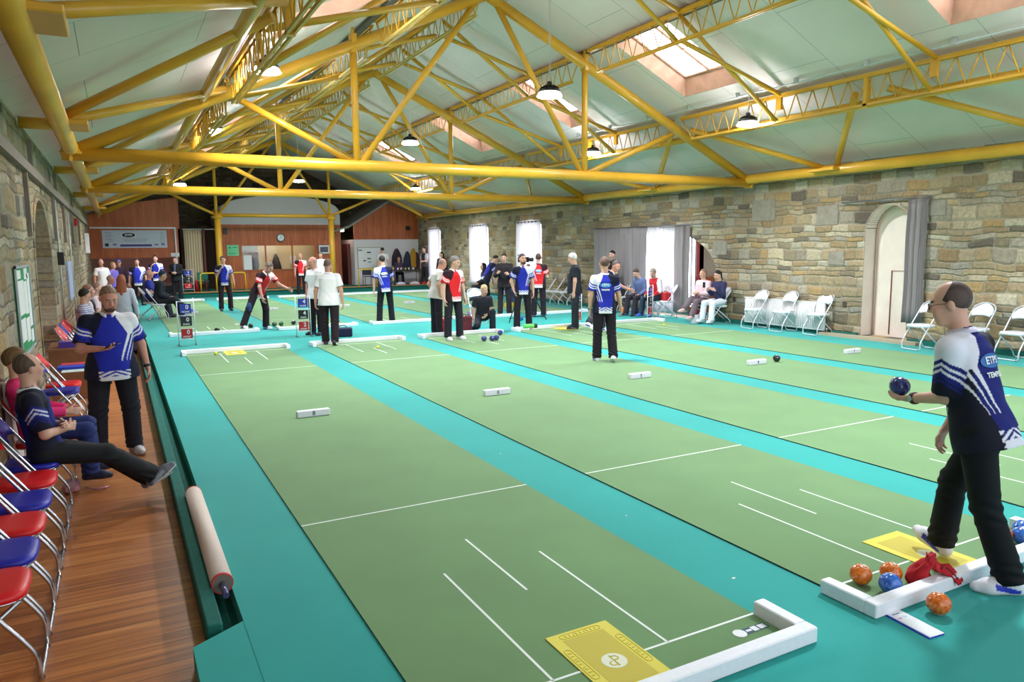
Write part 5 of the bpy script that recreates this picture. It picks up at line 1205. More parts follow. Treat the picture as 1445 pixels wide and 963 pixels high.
        if kind == 'cap': Hb.ell(P((0,.10,.035)), np.array((.06,.06,.010))*s, R_, .012)
        V, Q = Hb.mesh(min(vox, .009)); hv = (V-hcen) @ Hd/s; V = V+(V-hcen)*((.022 if kind in ('thick','long','short','grey','bun','tail') else .006)*np.sin(hv[:,0]*150+9*np.sin(hv[:,2]*40))*np.sin(hv[:,1]*120+hv[:,2]*60))[:,None]; jit = (rng.uniform(.88, 1.1, len(V))*(1+.22*np.sin(hv[:,0]*210+hv[:,1]*60)))[:,None]
        col = L3(hc_)*jit if kind not in ('cap','hood') else np.tile(L3(hc_), (len(V),1))
        link({'cap':'cap','hood':'hood'}.get(kind,'hair'), np_mesh('hair', V, Q, HAIRM if kind not in ('cap','hood') else CLOTHM, col, 1), t)
        if kind == 'cap':
            Hb = Body(); Hb.ell(P((0,-.014,.024)), np.array((.079,.099,.096))*s, R_, .02); Hb.plane(P((0,-.0,.0)), Hd @ nrm((0,1,.0))); Hb.plane(P((0,-.03,-.055)), Hd @ nrm((0,.15,-1)))
            V, Q = Hb.mesh(min(vox,.009)); link('hair', np_mesh('hair', V, Q, HAIRM, np.tile(L3((120,112,106)), (len(V),1)), 1), t)
    if beard:
        Hb = Body(); Hb.ell(P((0,.030,-.047)), np.array((.060,.067,.077))*s, R_, .02); Hb.cone(P((-.022,.06,-.094)), P((.022,.06,-.094)), .027*s, .027*s, .02); Hb.plane(P((0,0,-.038)), Hd @ nrm((0,.25,1))); Hb.plane(P((0,.005,0)), Hd @ nrm((0,-1,0)))
        Hb.cone(P((-.014,.092,-.058)), P((.014,.092,-.058)), .008*s, .008*s, .004, cut=True)
        V, Q = Hb.mesh(min(vox,.007)); link('beard', np_mesh('beard', V, Q, HAIRM, L3(beard)*rng.uniform(.8,1.15,len(V))[:,None], 1), t)
    # ---- shirt
    S_ = Body(); kindS = shirt[0]; lo_ = -.11*s if kindS not in ('tucked','jacket') else (-.03*s if kindS == 'tucked' else -.14*s); g = .014+(.012 if kindS == 'jacket' else 0)
    if hip < .6: lo_ = -.03*s
    secs2 = [(lo_,(.186*b+g)*s,(.134*b+g)*s+belly*.6,belly*.3),(0,(.176*b+g)*s,(.124*b+g)*s+belly*.8,belly*.4)]+[(w,(a+g+.006)*s,(d+g+.004)*s,y_) for w, a, d, y_ in secs[1:4]]+[(.50*s,(.125*b+g)*s,(.075+g)*s,0),(tl-.006*s,(.062+g*.8)*s,(.055+g*.7)*s,0)]
    S_.loft(o, T, secs2, .03)
    for sd in (-1,1):
        A0, E, W_, u, f = arms[sd]; S_.cone(o+up*(tl-.045*s), A0, (.045+g)*s, (.046+g)*s, .05)
        if sleeve <= 1: S_.cone(A0, A0+u*.285*s*sleeve*1.12, (.047*b**.5+g+.002)*s, (.050*b**.5+g+.012)*s, .03, flat=True)
        else: S_.cone(A0, E, (.050*b**.5+g)*s, (.042*b**.4+g)*s, .025); S_.cone(E, E+f*.235*s, (.042*b**.4+g)*s, (.032+g)*s, .02, flat=True)
    if kindS in ('team','polo'): S_.cone(neck-up*.012*s+T @ np.array((0,.0,0)), neck+up*.034*s, (.067)*s, .061*s, .008, flat=True)
    S_.cone(neck-up*.02*s, neck+up*.12*s, .056*s*b**.3+.001, .055*s*b**.3, .01, cut=True)
    V, Q = S_.mesh(vox)
    # cloth folds
    tv = (V-o) @ T; sN = np.sin(tv[:,0]*38+tv[:,2]*14)*np.sin(tv[:,2]*21+tv[:,1]*17); fold = .0035*sN*np.clip((.45*s-tv[:,2])/.3, 0, 1)
    ctr = o+np.outer(tv[:,2], up); rad = V-ctr; rl_ = np.linalg.norm(rad, axis=1)[:,None]+1e-6; V = V+rad/rl_*fold[:,None]
    dist = {sd: seg_t(V, arms[sd][0], arms[sd][1]) for sd in (-1,1)}
    col = shirt_colour(shirt, tv/s, dist, b, tl/s, V, neck, up, s, arms, belly)
    so = link('jacket' if kindS == 'jacket' else 'shirt', np_mesh('shirt', V, Q, CLOTHM, col, 1 if vox > .007 else 2), t)
    if kindS in ('team','polo'):
        cc = shirt[4] if len(shirt) > 4 else (236,234,236); m = MB(); cm_ = mat('collar_%d_%d'%(cc[0],cc[2]), cc, .8)
        # folded collar band: a short open cone round the neck
        n = 28; vs = []
        for j, (h_, r_) in enumerate(((.022,.064),(.026,.068),(-.002,.084),(-.006,.080))):
            for i in range(n):
                a = PI/2+.28+(2*PI-.56)*i/(n-1); dip = .045*max(0, math.sin(a))**6 if j > 1 else .02*max(0, math.sin(a))**6
                vs.append(neck+T @ (np.array((r_*b**.2*math.cos(a), r_*1.0*math.sin(a)+(.018*max(0,math.sin(a))**4 if j > 1 else 0), h_-dip))*s))
        m.add([tuple(v) for v in vs], [(j*n+i, j*n+i+1, ((j+1)%4)*n+i+1, ((j+1)%4)*n+i) for j in range(4) for i in range(n-1)]+[(0,n,2*n,3*n),(4*n-1,3*n-1,2*n-1,n-1)], 0, True); m.build('collar', cm_, so)
    if shirt[0] == 'team' and len(shirt) > 5 and shirt[5]:
        oc, wrd = shirt[5]; yb = np.array((0,-1,0)); bw = .092*s
        def on_back(u_, v_):   # point on the cloth of the back, by marching from behind
            p0 = o+T @ np.array((u_, -.4, v_)); dr = T @ np.array((0,1.,0)); rel = V-p0; tt = rel@dr; perp = np.linalg.norm(rel-np.outer(tt,dr), axis=1)
            sel = perp < max(vox*1.8,.014); return p0+dr*((tt[sel].min() if sel.any() else .28)-.003)
        cz = .36*s; pts = []; rows, nn = 5, 24
        mm = MB(); vs = [on_back(0, cz)]+[on_back(bw*q*math.cos(2*PI*k/nn), cz+.040*s*q*math.sin(2*PI*k/nn)) for q in (.35,.7,1.) for k in range(nn)]
        fs = [(0,1+(k+1)%nn,1+k) for k in range(nn)]+[(1+j*nn+k,1+j*nn+(k+1)%nn,1+(j+1)*nn+(k+1)%nn,1+(j+1)*nn+k) for j in range(2) for k in range(nn)]
        mm.add([tuple(v) for v in vs], fs, 0, True); mm.build('back_logo', mat('logo_blue_%d'%oc[0], oc, .6), so)
        for (word, size, cz2, wc) in (('ETPS', .056, cz, (236,236,240)), (wrd, .040, cz-.078*s, (232,228,226))):
            me = text_mesh(word, size*s, mat('shirt_lettering', (234,232,234), .7), 0.0, bold=.0015)
            for v in me.vertices:
                q = on_back(v.co.x, cz2+v.co.y); q = q-T @ np.array((0,.0035,0)); v.co = Vector(tuple(q))
            link('back_lettering', me, so)
    # ---- trousers
    P_ = Body(); g = .012
    P_.ell(hc+np.array([0,-.012,-.01*s]), np.array((.155*b+g,.108*b+g+belly*.25,.11))*s, None, .04)
    if hip < .75*s or lean[0] > 22: P_.loft(o, T, [(-.02*s,(.150*b+.006)*s,(.105*b+.004)*s+belly*.3,0),(.05*s,(.135*b+.004)*s,(.095*b+.004)*s+belly*.5,belly*.3)], .05)
    elif kindS == 'tucked': P_.loft(o, T, [(-.02*s,(.155*b+g)*s,(.108*b+g)*s+belly*.3,0),(.08*s,(.142*b+g)*s,(.102*b+g)*s+belly*.5,belly*.4)], .03)
    for sd in (-1,1):
        h, k, a = legs[sd]; kk = k+(a-k)*(pantlen+.03); bb = b**.6
        P_.cone(h, k, (.086*bb+g)*s, (.066*bb+g)*s, .035); P_.cone(k, kk, (.064*bb+g)*s, (.054+g+.012)*s, .02, flat=True)
    V, Q = P_.mesh(vox)
    for sd in (-1,1):
        h, k, a = legs[sd]; tt, dd = seg_t(V, k, a); w = np.clip(1-np.abs(tt-.9)/.25, 0, 1)*(dd < .12); 
        rad = V-(k+np.outer(tt, a-k)); V = V+rad*(.085*np.sin(V[:,2]*105+V[:,0]*60+V[:,1]*45)[:,None]*w[:,None])
        tt, dd = seg_t(V, k, h); w = np.clip(1-tt/.3, 0, 1)*(dd < .13); rad = V-(k+np.outer(tt, h-k)); V = V+rad*(.05*np.sin(V[:,2]*90+V[:,0]*40)[:,None]*w[:,None])
    link('trousers', np_mesh('trousers', V, Q, CLOTHM, np.tile(L3(pants), (len(V),1)), 1), t)
    # ---- shoes
    for i, sd in enumerate((-1,1)):
        h, k, a = legs[sd]; sh_d = dirs[sd][1]; yaw = footyaw[i]; pitch = foot[i]
        fwd = np.array([math.sin(yaw), math.cos(yaw), 0]); R0 = Rz(-yaw) @ Rx(pitch); f0 = lambda v: a+R0 @ (np.array(v)*s)
        K = Body(); K.cone(f0((0,-.035,-.03)), f0((0,.0,.01)), .040*s, .043*s, .03); K.cone(f0((0,.0,-.012)), f0((0,.11,-.042)), .043*s, .036*s, .03); K.cone(f0((-.008,.10,-.046)), f0((.004,.165,-.052)), .038*s, .030*s, .03); K.cone(f0((0,-.045,-.05)), f0((0,.10,-.05)), .036*s, .044*s, .03)
        K.plane(f0((0,0,-.0795)), R0 @ np.array((0,0,-1.))); K.plane(f0((0,0,.045)), R0 @ np.array((0,0,1.)))
        V, Q = K.mesh(min(vox,.008)); lv = (V-a) @ R0/s; c1, c2 = shoes
        col = np.tile(L3(c1), (len(V),1)); acc = (np.abs(lv[:,2]+.045-.25*(lv[:,1]-.02)) < .016) & (lv[:,1] > -.04) & (lv[:,1] < .09) & (np.abs(lv[:,0]) > .02); col[acc] = L3(c2)
        sole = lv[:,2] < -.064; col[sole] = L3((214,212,210) if sum(c1) > 200 else (60,58,56))
        shoe = link('shoe', np_mesh('shoe', V, Q, SHOEM, col, 1), t)
        if vox <= .0075:
            m = MB()
            for q in range(4): yy = .035+.022*q; zz = .020-.012*q; m.tube([tuple(f0((-.022,yy,zz-.006))), tuple(f0((0,yy+.004,zz+.003))), tuple(f0((.022,yy,zz-.006)))], .0028*s, 6)
            m.build('laces', mat('shoe_laces', (206,206,212), .7), shoe)
    return t, dict(hcen=hcen, Hd=Hd, arms=arms, legs=legs, o=o, T=T, s=s, neck=neck)
def seg_t(V, a, b):
    d = b-a; tt = np.clip(((V-a)@d)/(d@d), 0, 1); return tt, np.linalg.norm(V-(a+np.outer(tt, d)), axis=1)
def shirt_colour(sh, tv, dist, b, tl, V, neck, up, s, arms, belly):
    kind = sh[0]; base = L3(sh[1]); col = np.tile(base, (len(tv),1)); u, v, w = tv[:,0]/b, tv[:,1], tv[:,2]
    au = np.abs(u); sleeve = {}
    for sd in (-1,1):
        tt, dd = dist[sd]; sleeve[sd] = (dd < .085*b**.5*s*1.25) & (tt > .12) & (u*sd > .13)
    if kind == 'team':
        dark, wh = L3(sh[2]), L3(sh[3]); vz = w-.0
        # dark side panels flaring out towards the hem
        side = (au > .135-.16*np.clip(.20-w, 0, 1)); col[side & (w < .40)] = dark
        low = (w < .02+.55*np.clip(au-.03, 0, 1)) & (w < .12); 
        # white slashes sweeping from the armpit to the middle
        for off_, wd in ((0,.014),(.035,.007),(.062,.005)):
            ln = np.abs(au-(.055+off_+.34*np.clip(w-.10, 0, .26)**1.1)); col[(ln < wd*(.35+2.2*np.clip(w-.07,0,.3))) & (w > .08) & (w < .38) & (u*1. < 0)] = wh
        # hem flash
        ph = np.abs(((w*1.6+au*.9)*16)%1-.5); col[(w < -.01) & (w > -.10) & (au < .11) & (ph > .23)] = wh; col[(w < -.065) & (au < .10)] = wh
        # white shoulder on the wearer's left, dark on the right
        yk = .045+.42*np.clip(.50-w, 0, .2); shd = (-u > yk) & (w > .33); col[shd] = wh; shr = (u > yk) & (w > .33); col[shr] = dark
        for sd in (-1,1):
            m_ = sleeve[sd]; tt = dist[sd][0]; col[m_] = base
            A0, E = arms[sd][0], arms[sd][1]; dr = nrm(E-A0); fr = np.cross(dr, np.array([sd*1.,0,0])); q = (V-A0)@nrm(fr)/s if np.linalg.norm(fr) > .1 else v
            z = tt-np.abs(q)*2.6
            if sd < 0: col[m_ & (z < .13)] = wh
            else: col[m_ & (z < .13)] = dark
            col[m_ & (np.abs(z-.24) < .028)] = wh; col[m_ & (np.abs(z-.36) < .028)] = wh
            col[m_ & (z > .5)] = dark; col[m_ & (np.abs(z-.56) < .025)] = base
    elif kind == 'stripes':
        c2 = L3(sh[2]); st = (w*28)%1 < .5; col[st] = c2
    elif kind == 'vest':
        c2 = L3(sh[2])
        for sd in (-1,1): col[sleeve[sd]] = c2
        col[(au > .14) & (w > .3)] = c2
    if kind == 'polo' and len(sh) > 5:
        for cx in (-.07,.07): col[(np.abs(u-cx) < .014) & (np.abs(w-.38) < .010) & (v > 0)] = L3(sh[5])
    if kind == 'jacket' and len(sh) > 2: col[(np.abs(u) < .03) & (v > 0) & (w > .1)] = L3(sh[2])
    return col
BLU = ('team', (34,44,168), (20,22,48), (228,226,236)); REDT = ('team', (214,32,40), (40,16,26), (232,226,230))
BLUB = BLU+((234,232,238), ((64,150,222),'TEMPER')); REDB = REDT+((60,20,30), ((110,170,226),'TEMPER'))
WHT = ('polo', (228,222,226), 0, 0, (228,222,226)); BLK = ('polo', (30,34,44), 0, 0, (34,38,50), (200,204,212))
WS = ((232,232,240),(60,80,190)); DS = ((40,40,52),(90,96,130)); GS = ((120,124,136),(60,64,76)); BS = ((70,60,60),(90,80,78))
STAND = dict(); SIT = dict(hip=.56, ll=((-.12,1,-.10),(-.05,.12,-1)), rl=((.12,1,-.10),(.05,.12,-1)), la=((-.15,.25,-1),(.25,.9,-.25)), ra=((.15,.25,-1),(-.25,.9,-.25)))
def sit(**k): d = dict(SIT); d.update(k); return d

# --- the bowler
bw, J = person('bowler in a navy shirt stepping onto the second mat holding a dark blue bowl', 3.18, -.37, 0, -4, H=1.79, build=.95,
    lean=(17,0), head=(6,-24), la=((.20,.10,-1),(.30,.90,-.22),'abs'), ra=((.02,.16,-1),(-.12,.42,-1),'abs'), ll=((.20,-.08,-1),(.17,-.30,-1)), rl=((.14,.50,-.87),(.15,.18,-.96)),
    foot=(0,.30), footyaw=(-.85,.22), shirt=('team',(24,30,112),(15,17,36),(226,224,236),(206,200,224),((34,104,176),'TEMPER')), pants=(12,13,18), shoes=((226,224,234),(50,64,190)), skin='fair', hair=('recede',(84,68,64)), curl=(.42,.55), palm=((.1,.1,1),(0,-1,.3)), vox=.0062, belly=.02, sleeve=.80)
def glasses(t, J):
    m = MB(); P = lambda v: tuple(J['hcen']+J['Hd'] @ (np.array(v)*J['s']))
    for sd in (-1,1):
        m.tube([P((sd*.033+.023*math.cos(a*PI/8), .104, .002+.018*math.sin(a*PI/8))) for a in range(16)], .0016, 6, closed=True); m.tube([P((sd*.056,.103,.006)), P((sd*.079,.06,.010)), P((sd*.081,-.004,.006))], .0016, 6)
    m.tube([P((-.010,.106,.006)), P((.010,.106,.006))], .0016, 6); return m.build('glasses', BLACK, t)
glasses(bw, J)
def watch(t, J, sd, colr=(70,30,34)):
    S, E, Wp, u, f = J['arms'][sd]; c = Wp-f*.018; s = J['s']; m = MB(); a = np.cross(f, (0,0,1.)) if abs(f[2]) < .9 else np.cross(f, (1.,0,0)); a = nrm(a); b_ = np.cross(f, a)
    for d in (-.008,.0,.008): m.tube([tuple(c+f*d+(a*math.cos(k*PI/8)+b_*math.sin(k*PI/8))*.031*s) for k in range(16)], .0055, 6, closed=True)
    o = m.build('watch_strap', mat('strap_%d'%colr[0], colr, .5), t); m = MB(); q = -a*.034*s*np.sign((-a)@np.array((-1,-1,0.))+1e-6); m.tube([tuple(c+q*.9), tuple(c+q*1.18)], .017, 14); m.build('watch_face', STEEL, o)
watch(bw, J, -1)
# the bowl resting in his palm
S, E, Wp, u, f = J['arms'][-1]; bc = Wp+f*.105+np.array((0,0,.078)); th = math.radians(4)
bx, by = 3.18+math.cos(th)*bc[0]-math.sin(th)*bc[1], -.37+math.sin(th)*bc[0]+math.cos(th)*bc[1]
bowl(bx, by, 'navy', 'dark blue bowl held in the left hand of the bowler', (1.2,.5,.5), z=bc[2])

# --- man with the phone
pm, J = person('bearded man in a blue team shirt looking down at the phone in his hand', -1.14, 5.72, WF, 172, H=1.75, build=1.28, belly=.07, lean=(3,0), head=(24,-8),
    ra=((.30,.40,-1),(-.66,.74,.08)), la=((-.36,-.04,-1),(-.16,.26,-1)), ll=((-.10,0,-1),(-.02,0,-1)), rl=((.10,.02,-1),(.04,-.03,-1)), footyaw=(-.3,.5), shirt=BLU, pants=(28,26,36), shoes=((186,182,186),(150,148,156)),
    skin='pink', hair=('crop',(138,108,92)), beard=(92,66,52), curl=(.5,.5), palm=(None,(-.1,.25,1)), vox=.0072, sleeve=.72)
watch(pm, J, -1, (40,34,44))
S, E, Wp, u, f = J['arms'][1]; c_ = Wp+f*.12+np.array((0,0,.028)); a = -math.radians(172)
t = empty('mobile_phone', (-1.14+math.cos(a)*c_[0]-math.sin(a)*c_[1], 5.72+math.sin(a)*c_[0]+math.cos(a)*c_[1], WF+c_[2]), a+.9, 'dark mobile phone held by the bearded man', 'phone'); t.rotation_euler[0] = .25
m = MB(); m.rbox((-.036,-.075,-.004),(.036,.075,.005), .003); m.build('case', BLACK, t); m = MB(); m.box((-.033,-.07,.0052),(.033,.07,.0058)); m.build('screen', mat('phone_screen', (60,64,84), .1), t)
m = MB(); m.tube([(-.03,.08,0),(.03,.08,0)], .001, 4) 

# --- seated man, seated person in pink
mm_, J = person('balding man in a dark blue shirt sitting at the left with his legs stretched out', -1.61, 4.02, WF, 84, H=1.66, hip=.53, lean=(-9,0), head=(4,-22), la=((-.12,.22,-1),(.93,.42,.02)), ra=((.20,.12,-1),(-.72,.62,-.12)),
    ll=((.06,1,-.26),(.10,.80,-.66)), rl=((.04,1,-.16),(-.04,.82,-.62)), foot=(.45,.65), footyaw=(.0,.05), shirt=('team',(24,34,120),(16,20,44),(196,200,226),(226,226,234),((60,140,176),'TEMPER')), pants=(26,28,32), shoes=((104,106,116),(150,152,160)), skin='fair', hair=('recede',(84,70,58)), vox=.0072, sleeve=.78, curl=(.7,.7))
person('person in a pink jacket and blue jeans sitting beyond the man in dark blue', -1.74, 4.74, WF, 90, **sit(H=1.56, lean=(-12,0), head=(6,-10), sleeve=1.5, la=((-.1,.35,-1),(.35,.9,-.35)), ra=((.1,.35,-1),(-.3,.9,-.3)), ll=((-.1,1,-.02),(.02,.06,-1)), rl=((.1,1,-.05),(.0,.02,-1)), shirt=('plain',(232,52,122)), pants=(36,48,104), shoes=((30,32,60),(40,42,70)), hair=('thick',(112,84,56)), vox=.0085, hip=.55))

# --- players on the mats
person('man in a blue shirt holding a hand to his mouth on the leftmost back mat', 2.0, 22.6, 0, 180, H=1.76, head=(4,10), ra=((.2,.35,-1),(-.45,.5,.85)), la=((-.3,0,-1),(-.15,.25,-1)), shirt=BLU, pants=(40,26,38), shoes=BS, hair=('short',(60,48,44)), ll=((-.14,.05,-1),(0,-.05,-1)))
person('man in a red team shirt stooping over the leftmost back mat', 1.98, 16.0, 0, 150, H=1.80, lean=(34,0), head=(26,0), ra=((.25,.30,-1,),(-.05,.25,-1),'abs'), la=((-.35,.45,-.75),(-.35,.8,-.4),'abs'), ll=((-.14,.10,-1),(-.03,-.10,-1)), rl=((.42,-.12,-1),(.34,-.20,-1)), shirt=REDT, pants=(34,22,32), shoes=WS, hair=('grey',(96,84,78)), vox=.009, skin='pink')
m = MB(); m.lathe([(0,0),(.05,.02),(.06,.12),(.03,.2),(0,.21)], 12); o = m.build('cloth', mat('bowls_duster', (40,64,110), .9), None, (1.70,15.72,.50)); tag(o, 'dark blue bowls cloth hanging from the hand of the stooping man', 'cloth')
wk, J = person('man in a white shirt walking away beside the scoreboard showing 4, 4 and 2', 2.74, 12.25, 0, 22, H=1.76, build=1.14, belly=.03, head=(4,0), la=((-.26,.05,-1),(-.10,.18,-1)), ra=((.24,-.05,-1),(.10,.12,-1)), ll=((-.04,.16,-1),(.02,.02,-1)), rl=((.02,-.10,-1),(.0,-.34,-1)), foot=(0,-.6), shirt=WHT, pants=(36,22,30), shoes=((60,60,76),(220,220,226)), hair=('crop',(120,96,88)), skin='pink', vox=.009)
person('bald man in a pale shirt half hidden behind the walking man', 2.93, 14.2, 0, 240, H=1.78, build=1.05, head=(10,0), shirt=WHT, pants=(36,24,34), shoes=DS, hair=('ring',(150,130,120)), skin='pink')
person('man in a blue team shirt standing on the middle far fender, seen from behind', 5.10, 15.75, 0, 10, H=1.77, lean=(3,-4), head=(8,-12), la=((-.3,.05,-1),(-.12,.15,-1)), ra=((.2,.3,-1),(-.3,.9,.1)), ll=((-.12,0,-1),(-.06,-.04,-1)), rl=((.10,.02,-1),(.06,-.02,-1)), shirt=BLU+((230,230,234), ((196,196,160),'TEMPER')), pants=(22,20,30), shoes=((70,80,120),(220,220,230)), hair=('short',(44,38,38)), vox=.009)
person('bald man with glasses in a beige shirt, one hand on his hip, looking down', 5.30, 12.75, 0, 88, H=1.74, build=1.12, belly=.05, lean=(9,0), head=(28,-4), la=((-.3,-.35,-1),(.55,.35,-.75)), ra=((.3,-.3,-1),(-.2,.4,-1)), shirt=('polo',(214,204,202),0,0,(220,214,214)), pants=(30,24,34), shoes=DS, hair=('ring',(150,126,116)), skin='pink', vox=.009)
person('grey-haired player in a red and black team shirt looking down at the middle mat', 5.22, 11.62, 0, 168, H=1.78, build=1.06, head=(16,-22), lean=(2,0), la=((-.22,.06,-1),(-.06,.22,-1)), ra=((.24,0,-1),(.04,.16,-1)), ll=((-.08,.06,-1),(-.02,-.02,-1)), rl=((.10,0,-1),(.04,0,-1)), shirt=REDT, pants=(28,26,36), shoes=((226,222,226),(210,210,220)), hair=('thick',(134,124,124)), vox=.0085)
person('man in a blue and navy shirt bending forward beside the tall windows', 9.95, 19.6, 0, 95, H=1.78, lean=(27,0), head=(22,0), la=((-.1,.18,-1),(0,.2,-1),'abs'), ra=((.1,.18,-1),(0,.2,-1),'abs'), ll=((-.08,.2,-1),(-.02,.05,-1)), rl=((.08,-.25,-1),(.04,-.38,-1)), foot=(0,-.3), shirt=BLU, pants=(26,28,40), shoes=WS, hair=('crop',(40,36,38)))
person('fair-haired woman in black crouching behind the middle far fender', 6.55, 12.95, 0, 198, H=1.68, hip=.33, lean=(16,0), head=(14,-24), ll=((-.22,.90,.30),(-.03,-.20,-1)), rl=((.20,.85,-.42),(.10,-.95,-.32)), la=((-.1,.35,-1),(.6,.8,-.25)), ra=((.22,.10,-1),(.05,.3,-1)), foot=(0,-.9), shirt=('polo',(34,36,46),0,0,(34,36,46)), pants=(34,38,48), shoes=DS, hair=('bun',(206,176,136)), vox=.009)
person('bearded man in a blue team shirt standing with a hand in his pocket', 7.42, 12.55, 0, 196, H=1.79, head=(0,-14), ra=((.30,-.12,-1),(-.25,.25,-1)), la=((-.26,0,-1),(-.04,.1,-1)), ll=((-.10,0,-1),(-.05,0,-1)), rl=((.09,0,-1),(.02,0,-1)), shirt=BLU+((220,200,190),), pants=(32,24,34), shoes=((206,180,168),(150,120,110)), hair=('short',(70,48,40)), beard=(84,56,44), vox=.009)
person('man in a red team shirt seen from behind by the right-hand far fender', 9.30, 15.0, 0, 32, H=1.76, build=1.06, la=((-.24,0,-1),(.3,.6,-.6)), ra=((.24,0,-1),(-.3,.6,-.6)), shirt=REDB, pants=(38,26,36), shoes=((70,70,110),(180,180,200)), hair=('short',(84,62,54)), vox=.009)
person('white-haired man in a black polo shirt looking down beside the scoreboard', 8.52, 11.95, 0, 306, H=1.80, build=1.08, belly=.03, head=(20,0), la=((-.2,0,-1),(.0,.1,-1)), ra=((.2,0,-1),(.05,.1,-1)), shirt=BLK, pants=(40,44,54), shoes=DS, hair=('thick',(226,222,220)), vox=.009)
cm, J = person('man in a bright blue team shirt walking away across the middle of the mats', 6.20, 7.50, 0, 28, H=1.77, build=1.02, head=(4,-4), la=((-.22,-.02,-1),(-.04,.16,-1)), ra=((.24,.16,-1),(.22,.32,-1)), ll=((-.05,.03,-1),(-.02,.02,-1)), rl=((.05,-.02,-1),(.05,-.30,-1)), foot=(0,-.62), shirt=BLUB, pants=(34,26,36), shoes=((228,226,236),(60,70,180)), hair=('short',(98,76,66)), vox=.0075)
watch(cm, J, -1, (30,26,30))
person('man in a blue shirt lunging sideways with one foot raised behind the walking man', 8.62, 11.15, 0, 150, H=1.76, build=1.05, lean=(32,-20), head=(8,12), la=((-.55,.55,-.75),(-.75,.5,-.35),'abs'), ra=((.2,.3,-1),(-.1,.4,-1),'abs'), ll=((-.25,.1,-1),(.1,-.05,-1)), rl=((.52,.25,-.80),(.68,-.10,-.70)), foot=(0,-.5), shirt=BLU, pants=(48,48,64), shoes=WS, hair=('crop',(104,92,90)), skin='pink', vox=.009)
person('dark-haired man in black standing with folded arms in front of the grey curtain', 11.95, 15.15, 0, 262, H=1.82, head=(10,-10), la=((-.15,.3,-1),(.85,.5,.25)), ra=((.15,.3,-1),(-.85,.5,.15)), curl=(.3,.3), shirt=('polo',(38,28,38),0,0,(38,28,38)), pants=(36,26,36), shoes=((70,74,90),(150,150,160)), hair=('short',(44,34,34)))
person('camera operator in dark clothes behind the tripod', 8.75, 16.0, 0, 215, H=1.78, head=(14,0), ra=((.25,.4,-1),(-.35,.9,.3)), la=((-.2,.3,-1),(.3,.9,.2)), shirt=('jacket',(36,30,36)), sleeve=1.5, pants=(40,34,42), shoes=DS, hair=('short',(60,40,34)))
# seated by the right wall
person('scorer in a blue-grey shirt writing on a pad by the right-hand scoreboard', 11.98, 13.78, 0, 262, **sit(H=1.74, lean=(18,0), head=(26,0), shirt=('plain',(96,106,150)), sleeve=1.5, pants=(40,34,44), shoes=DS, hair=('short',(74,52,44))))
person('scorer in a red and white top sitting right of the writing scorer', 12.05, 13.25, 0, 258, **sit(H=1.70, lean=(12,0), head=(22,-10), shirt=('vest',(196,34,46),(226,222,228)), sleeve=1.5, pants=(40,56,74), shoes=((60,90,190),(80,110,200)), hair=('thick',(150,132,120))))
person('woman in a pale pink jumper and grey trousers sitting cross-legged at the right wall', 12.12, 11.5, 0, 262, **sit(H=1.68, head=(4,0), shirt=('plain',(226,196,206)), sleeve=1.5, pants=(104,90,98), shoes=((206,170,170),(180,150,150)), hair=('short',(150,110,90)), ll=((-.05,1,-.05),(-.1,.55,-.9)), rl=((-.15,1,.14),(-.05,.80,-.62)), la=((-.1,.3,-1),(.7,.7,.0)), ra=((.1,.3,-1),(-.7,.7,.1))))
person('woman with long dark hair and white trousers looking at her phone by the right wall', 12.22, 11.0, 0, 268, **sit(H=1.66, lean=(6,0), head=(16,0), shirt=('plain',(48,48,84)), sleeve=1.5, pants=(222,226,236), shoes=((228,228,232),(210,210,216)), hair=('tail',(34,32,42)), la=((-.1,.4,-1),(.3,.8,.55)), ra=((.1,.4,-1),(-.3,.8,.55))))
t = empty('mobile_phone', (11.72,11.05,.98), .3, 'phone held by the woman with long dark hair', 'phone'); m = MB(); m.rbox((-.006,-.035,-.07),(.006,.035,.07), .003); m.build('case', BLACK, t); m = MB(); m.box((.0062,-.031,-.062),(.0068,.031,.062)); m.build('screen', mat('phone_screen', (60,64,84)), t)
person('person in a black hooded coat sitting below the tall windows', 10.9, 21.6, 0, 285, **sit(H=1.72, shirt=('jacket',(30,32,38)), sleeve=1.5, pants=(44,48,58), shoes=DS, hair=('hood',(30,32,38)), lean=(6,0)))
person('person in a red and white top and jeans sitting by the tripod', 11.1, 18.9, 0, 280, **sit(H=1.76, lean=(-8,0), shirt=('vest',(206,44,40),(226,222,226)), pants=(64,84,130), shoes=WS, hair=('crop',(150,120,110)), ll=((-.1,1,-.02),(-.15,.95,-.15)), foot=(.9,0)))
# far ledge and far wall
person('man in a red team shirt standing in front of the kitchen hatch', 5.95, 29.5, 0, 190, H=1.78, shirt=REDT, pants=(32,26,34), shoes=DS, hair=('ring',(200,190,186)), skin='pink', la=((-.2,.05,-1),(-.05,.2,-1)), ra=((.22,.05,-1),(.05,.2,-1)), vox=.012)
person('man in a white shirt with hands on hips right of the hatch', 6.75, 29.2, 0, 215, H=1.82, build=1.1, belly=.05, head=(10,-16), la=((-.4,-.3,-1),(.35,.2,-1)), ra=((.5,-.3,-.9),(-.4,.3,-.9)), shirt=WHT, pants=(36,40,60), shoes=DS, hair=('grey',(110,104,104)), vox=.012)
person('man in a white shirt facing the whiteboard on the far wall', 10.25, 31.4, .2, 15, H=1.80, build=1.05, head=(14,0), shirt=WHT, pants=(30,28,40), shoes=DS, hair=('short',(50,40,40)), vox=.013)
person('woman sitting behind the dark table on the far ledge', 11.3, 32.1, .2, 195, **sit(H=1.62, head=(14,0), shirt=('plain',(84,66,90)), sleeve=1.5, pants=(50,44,60), shoes=DS, hair=('thick',(176,130,90)), vox=.013))
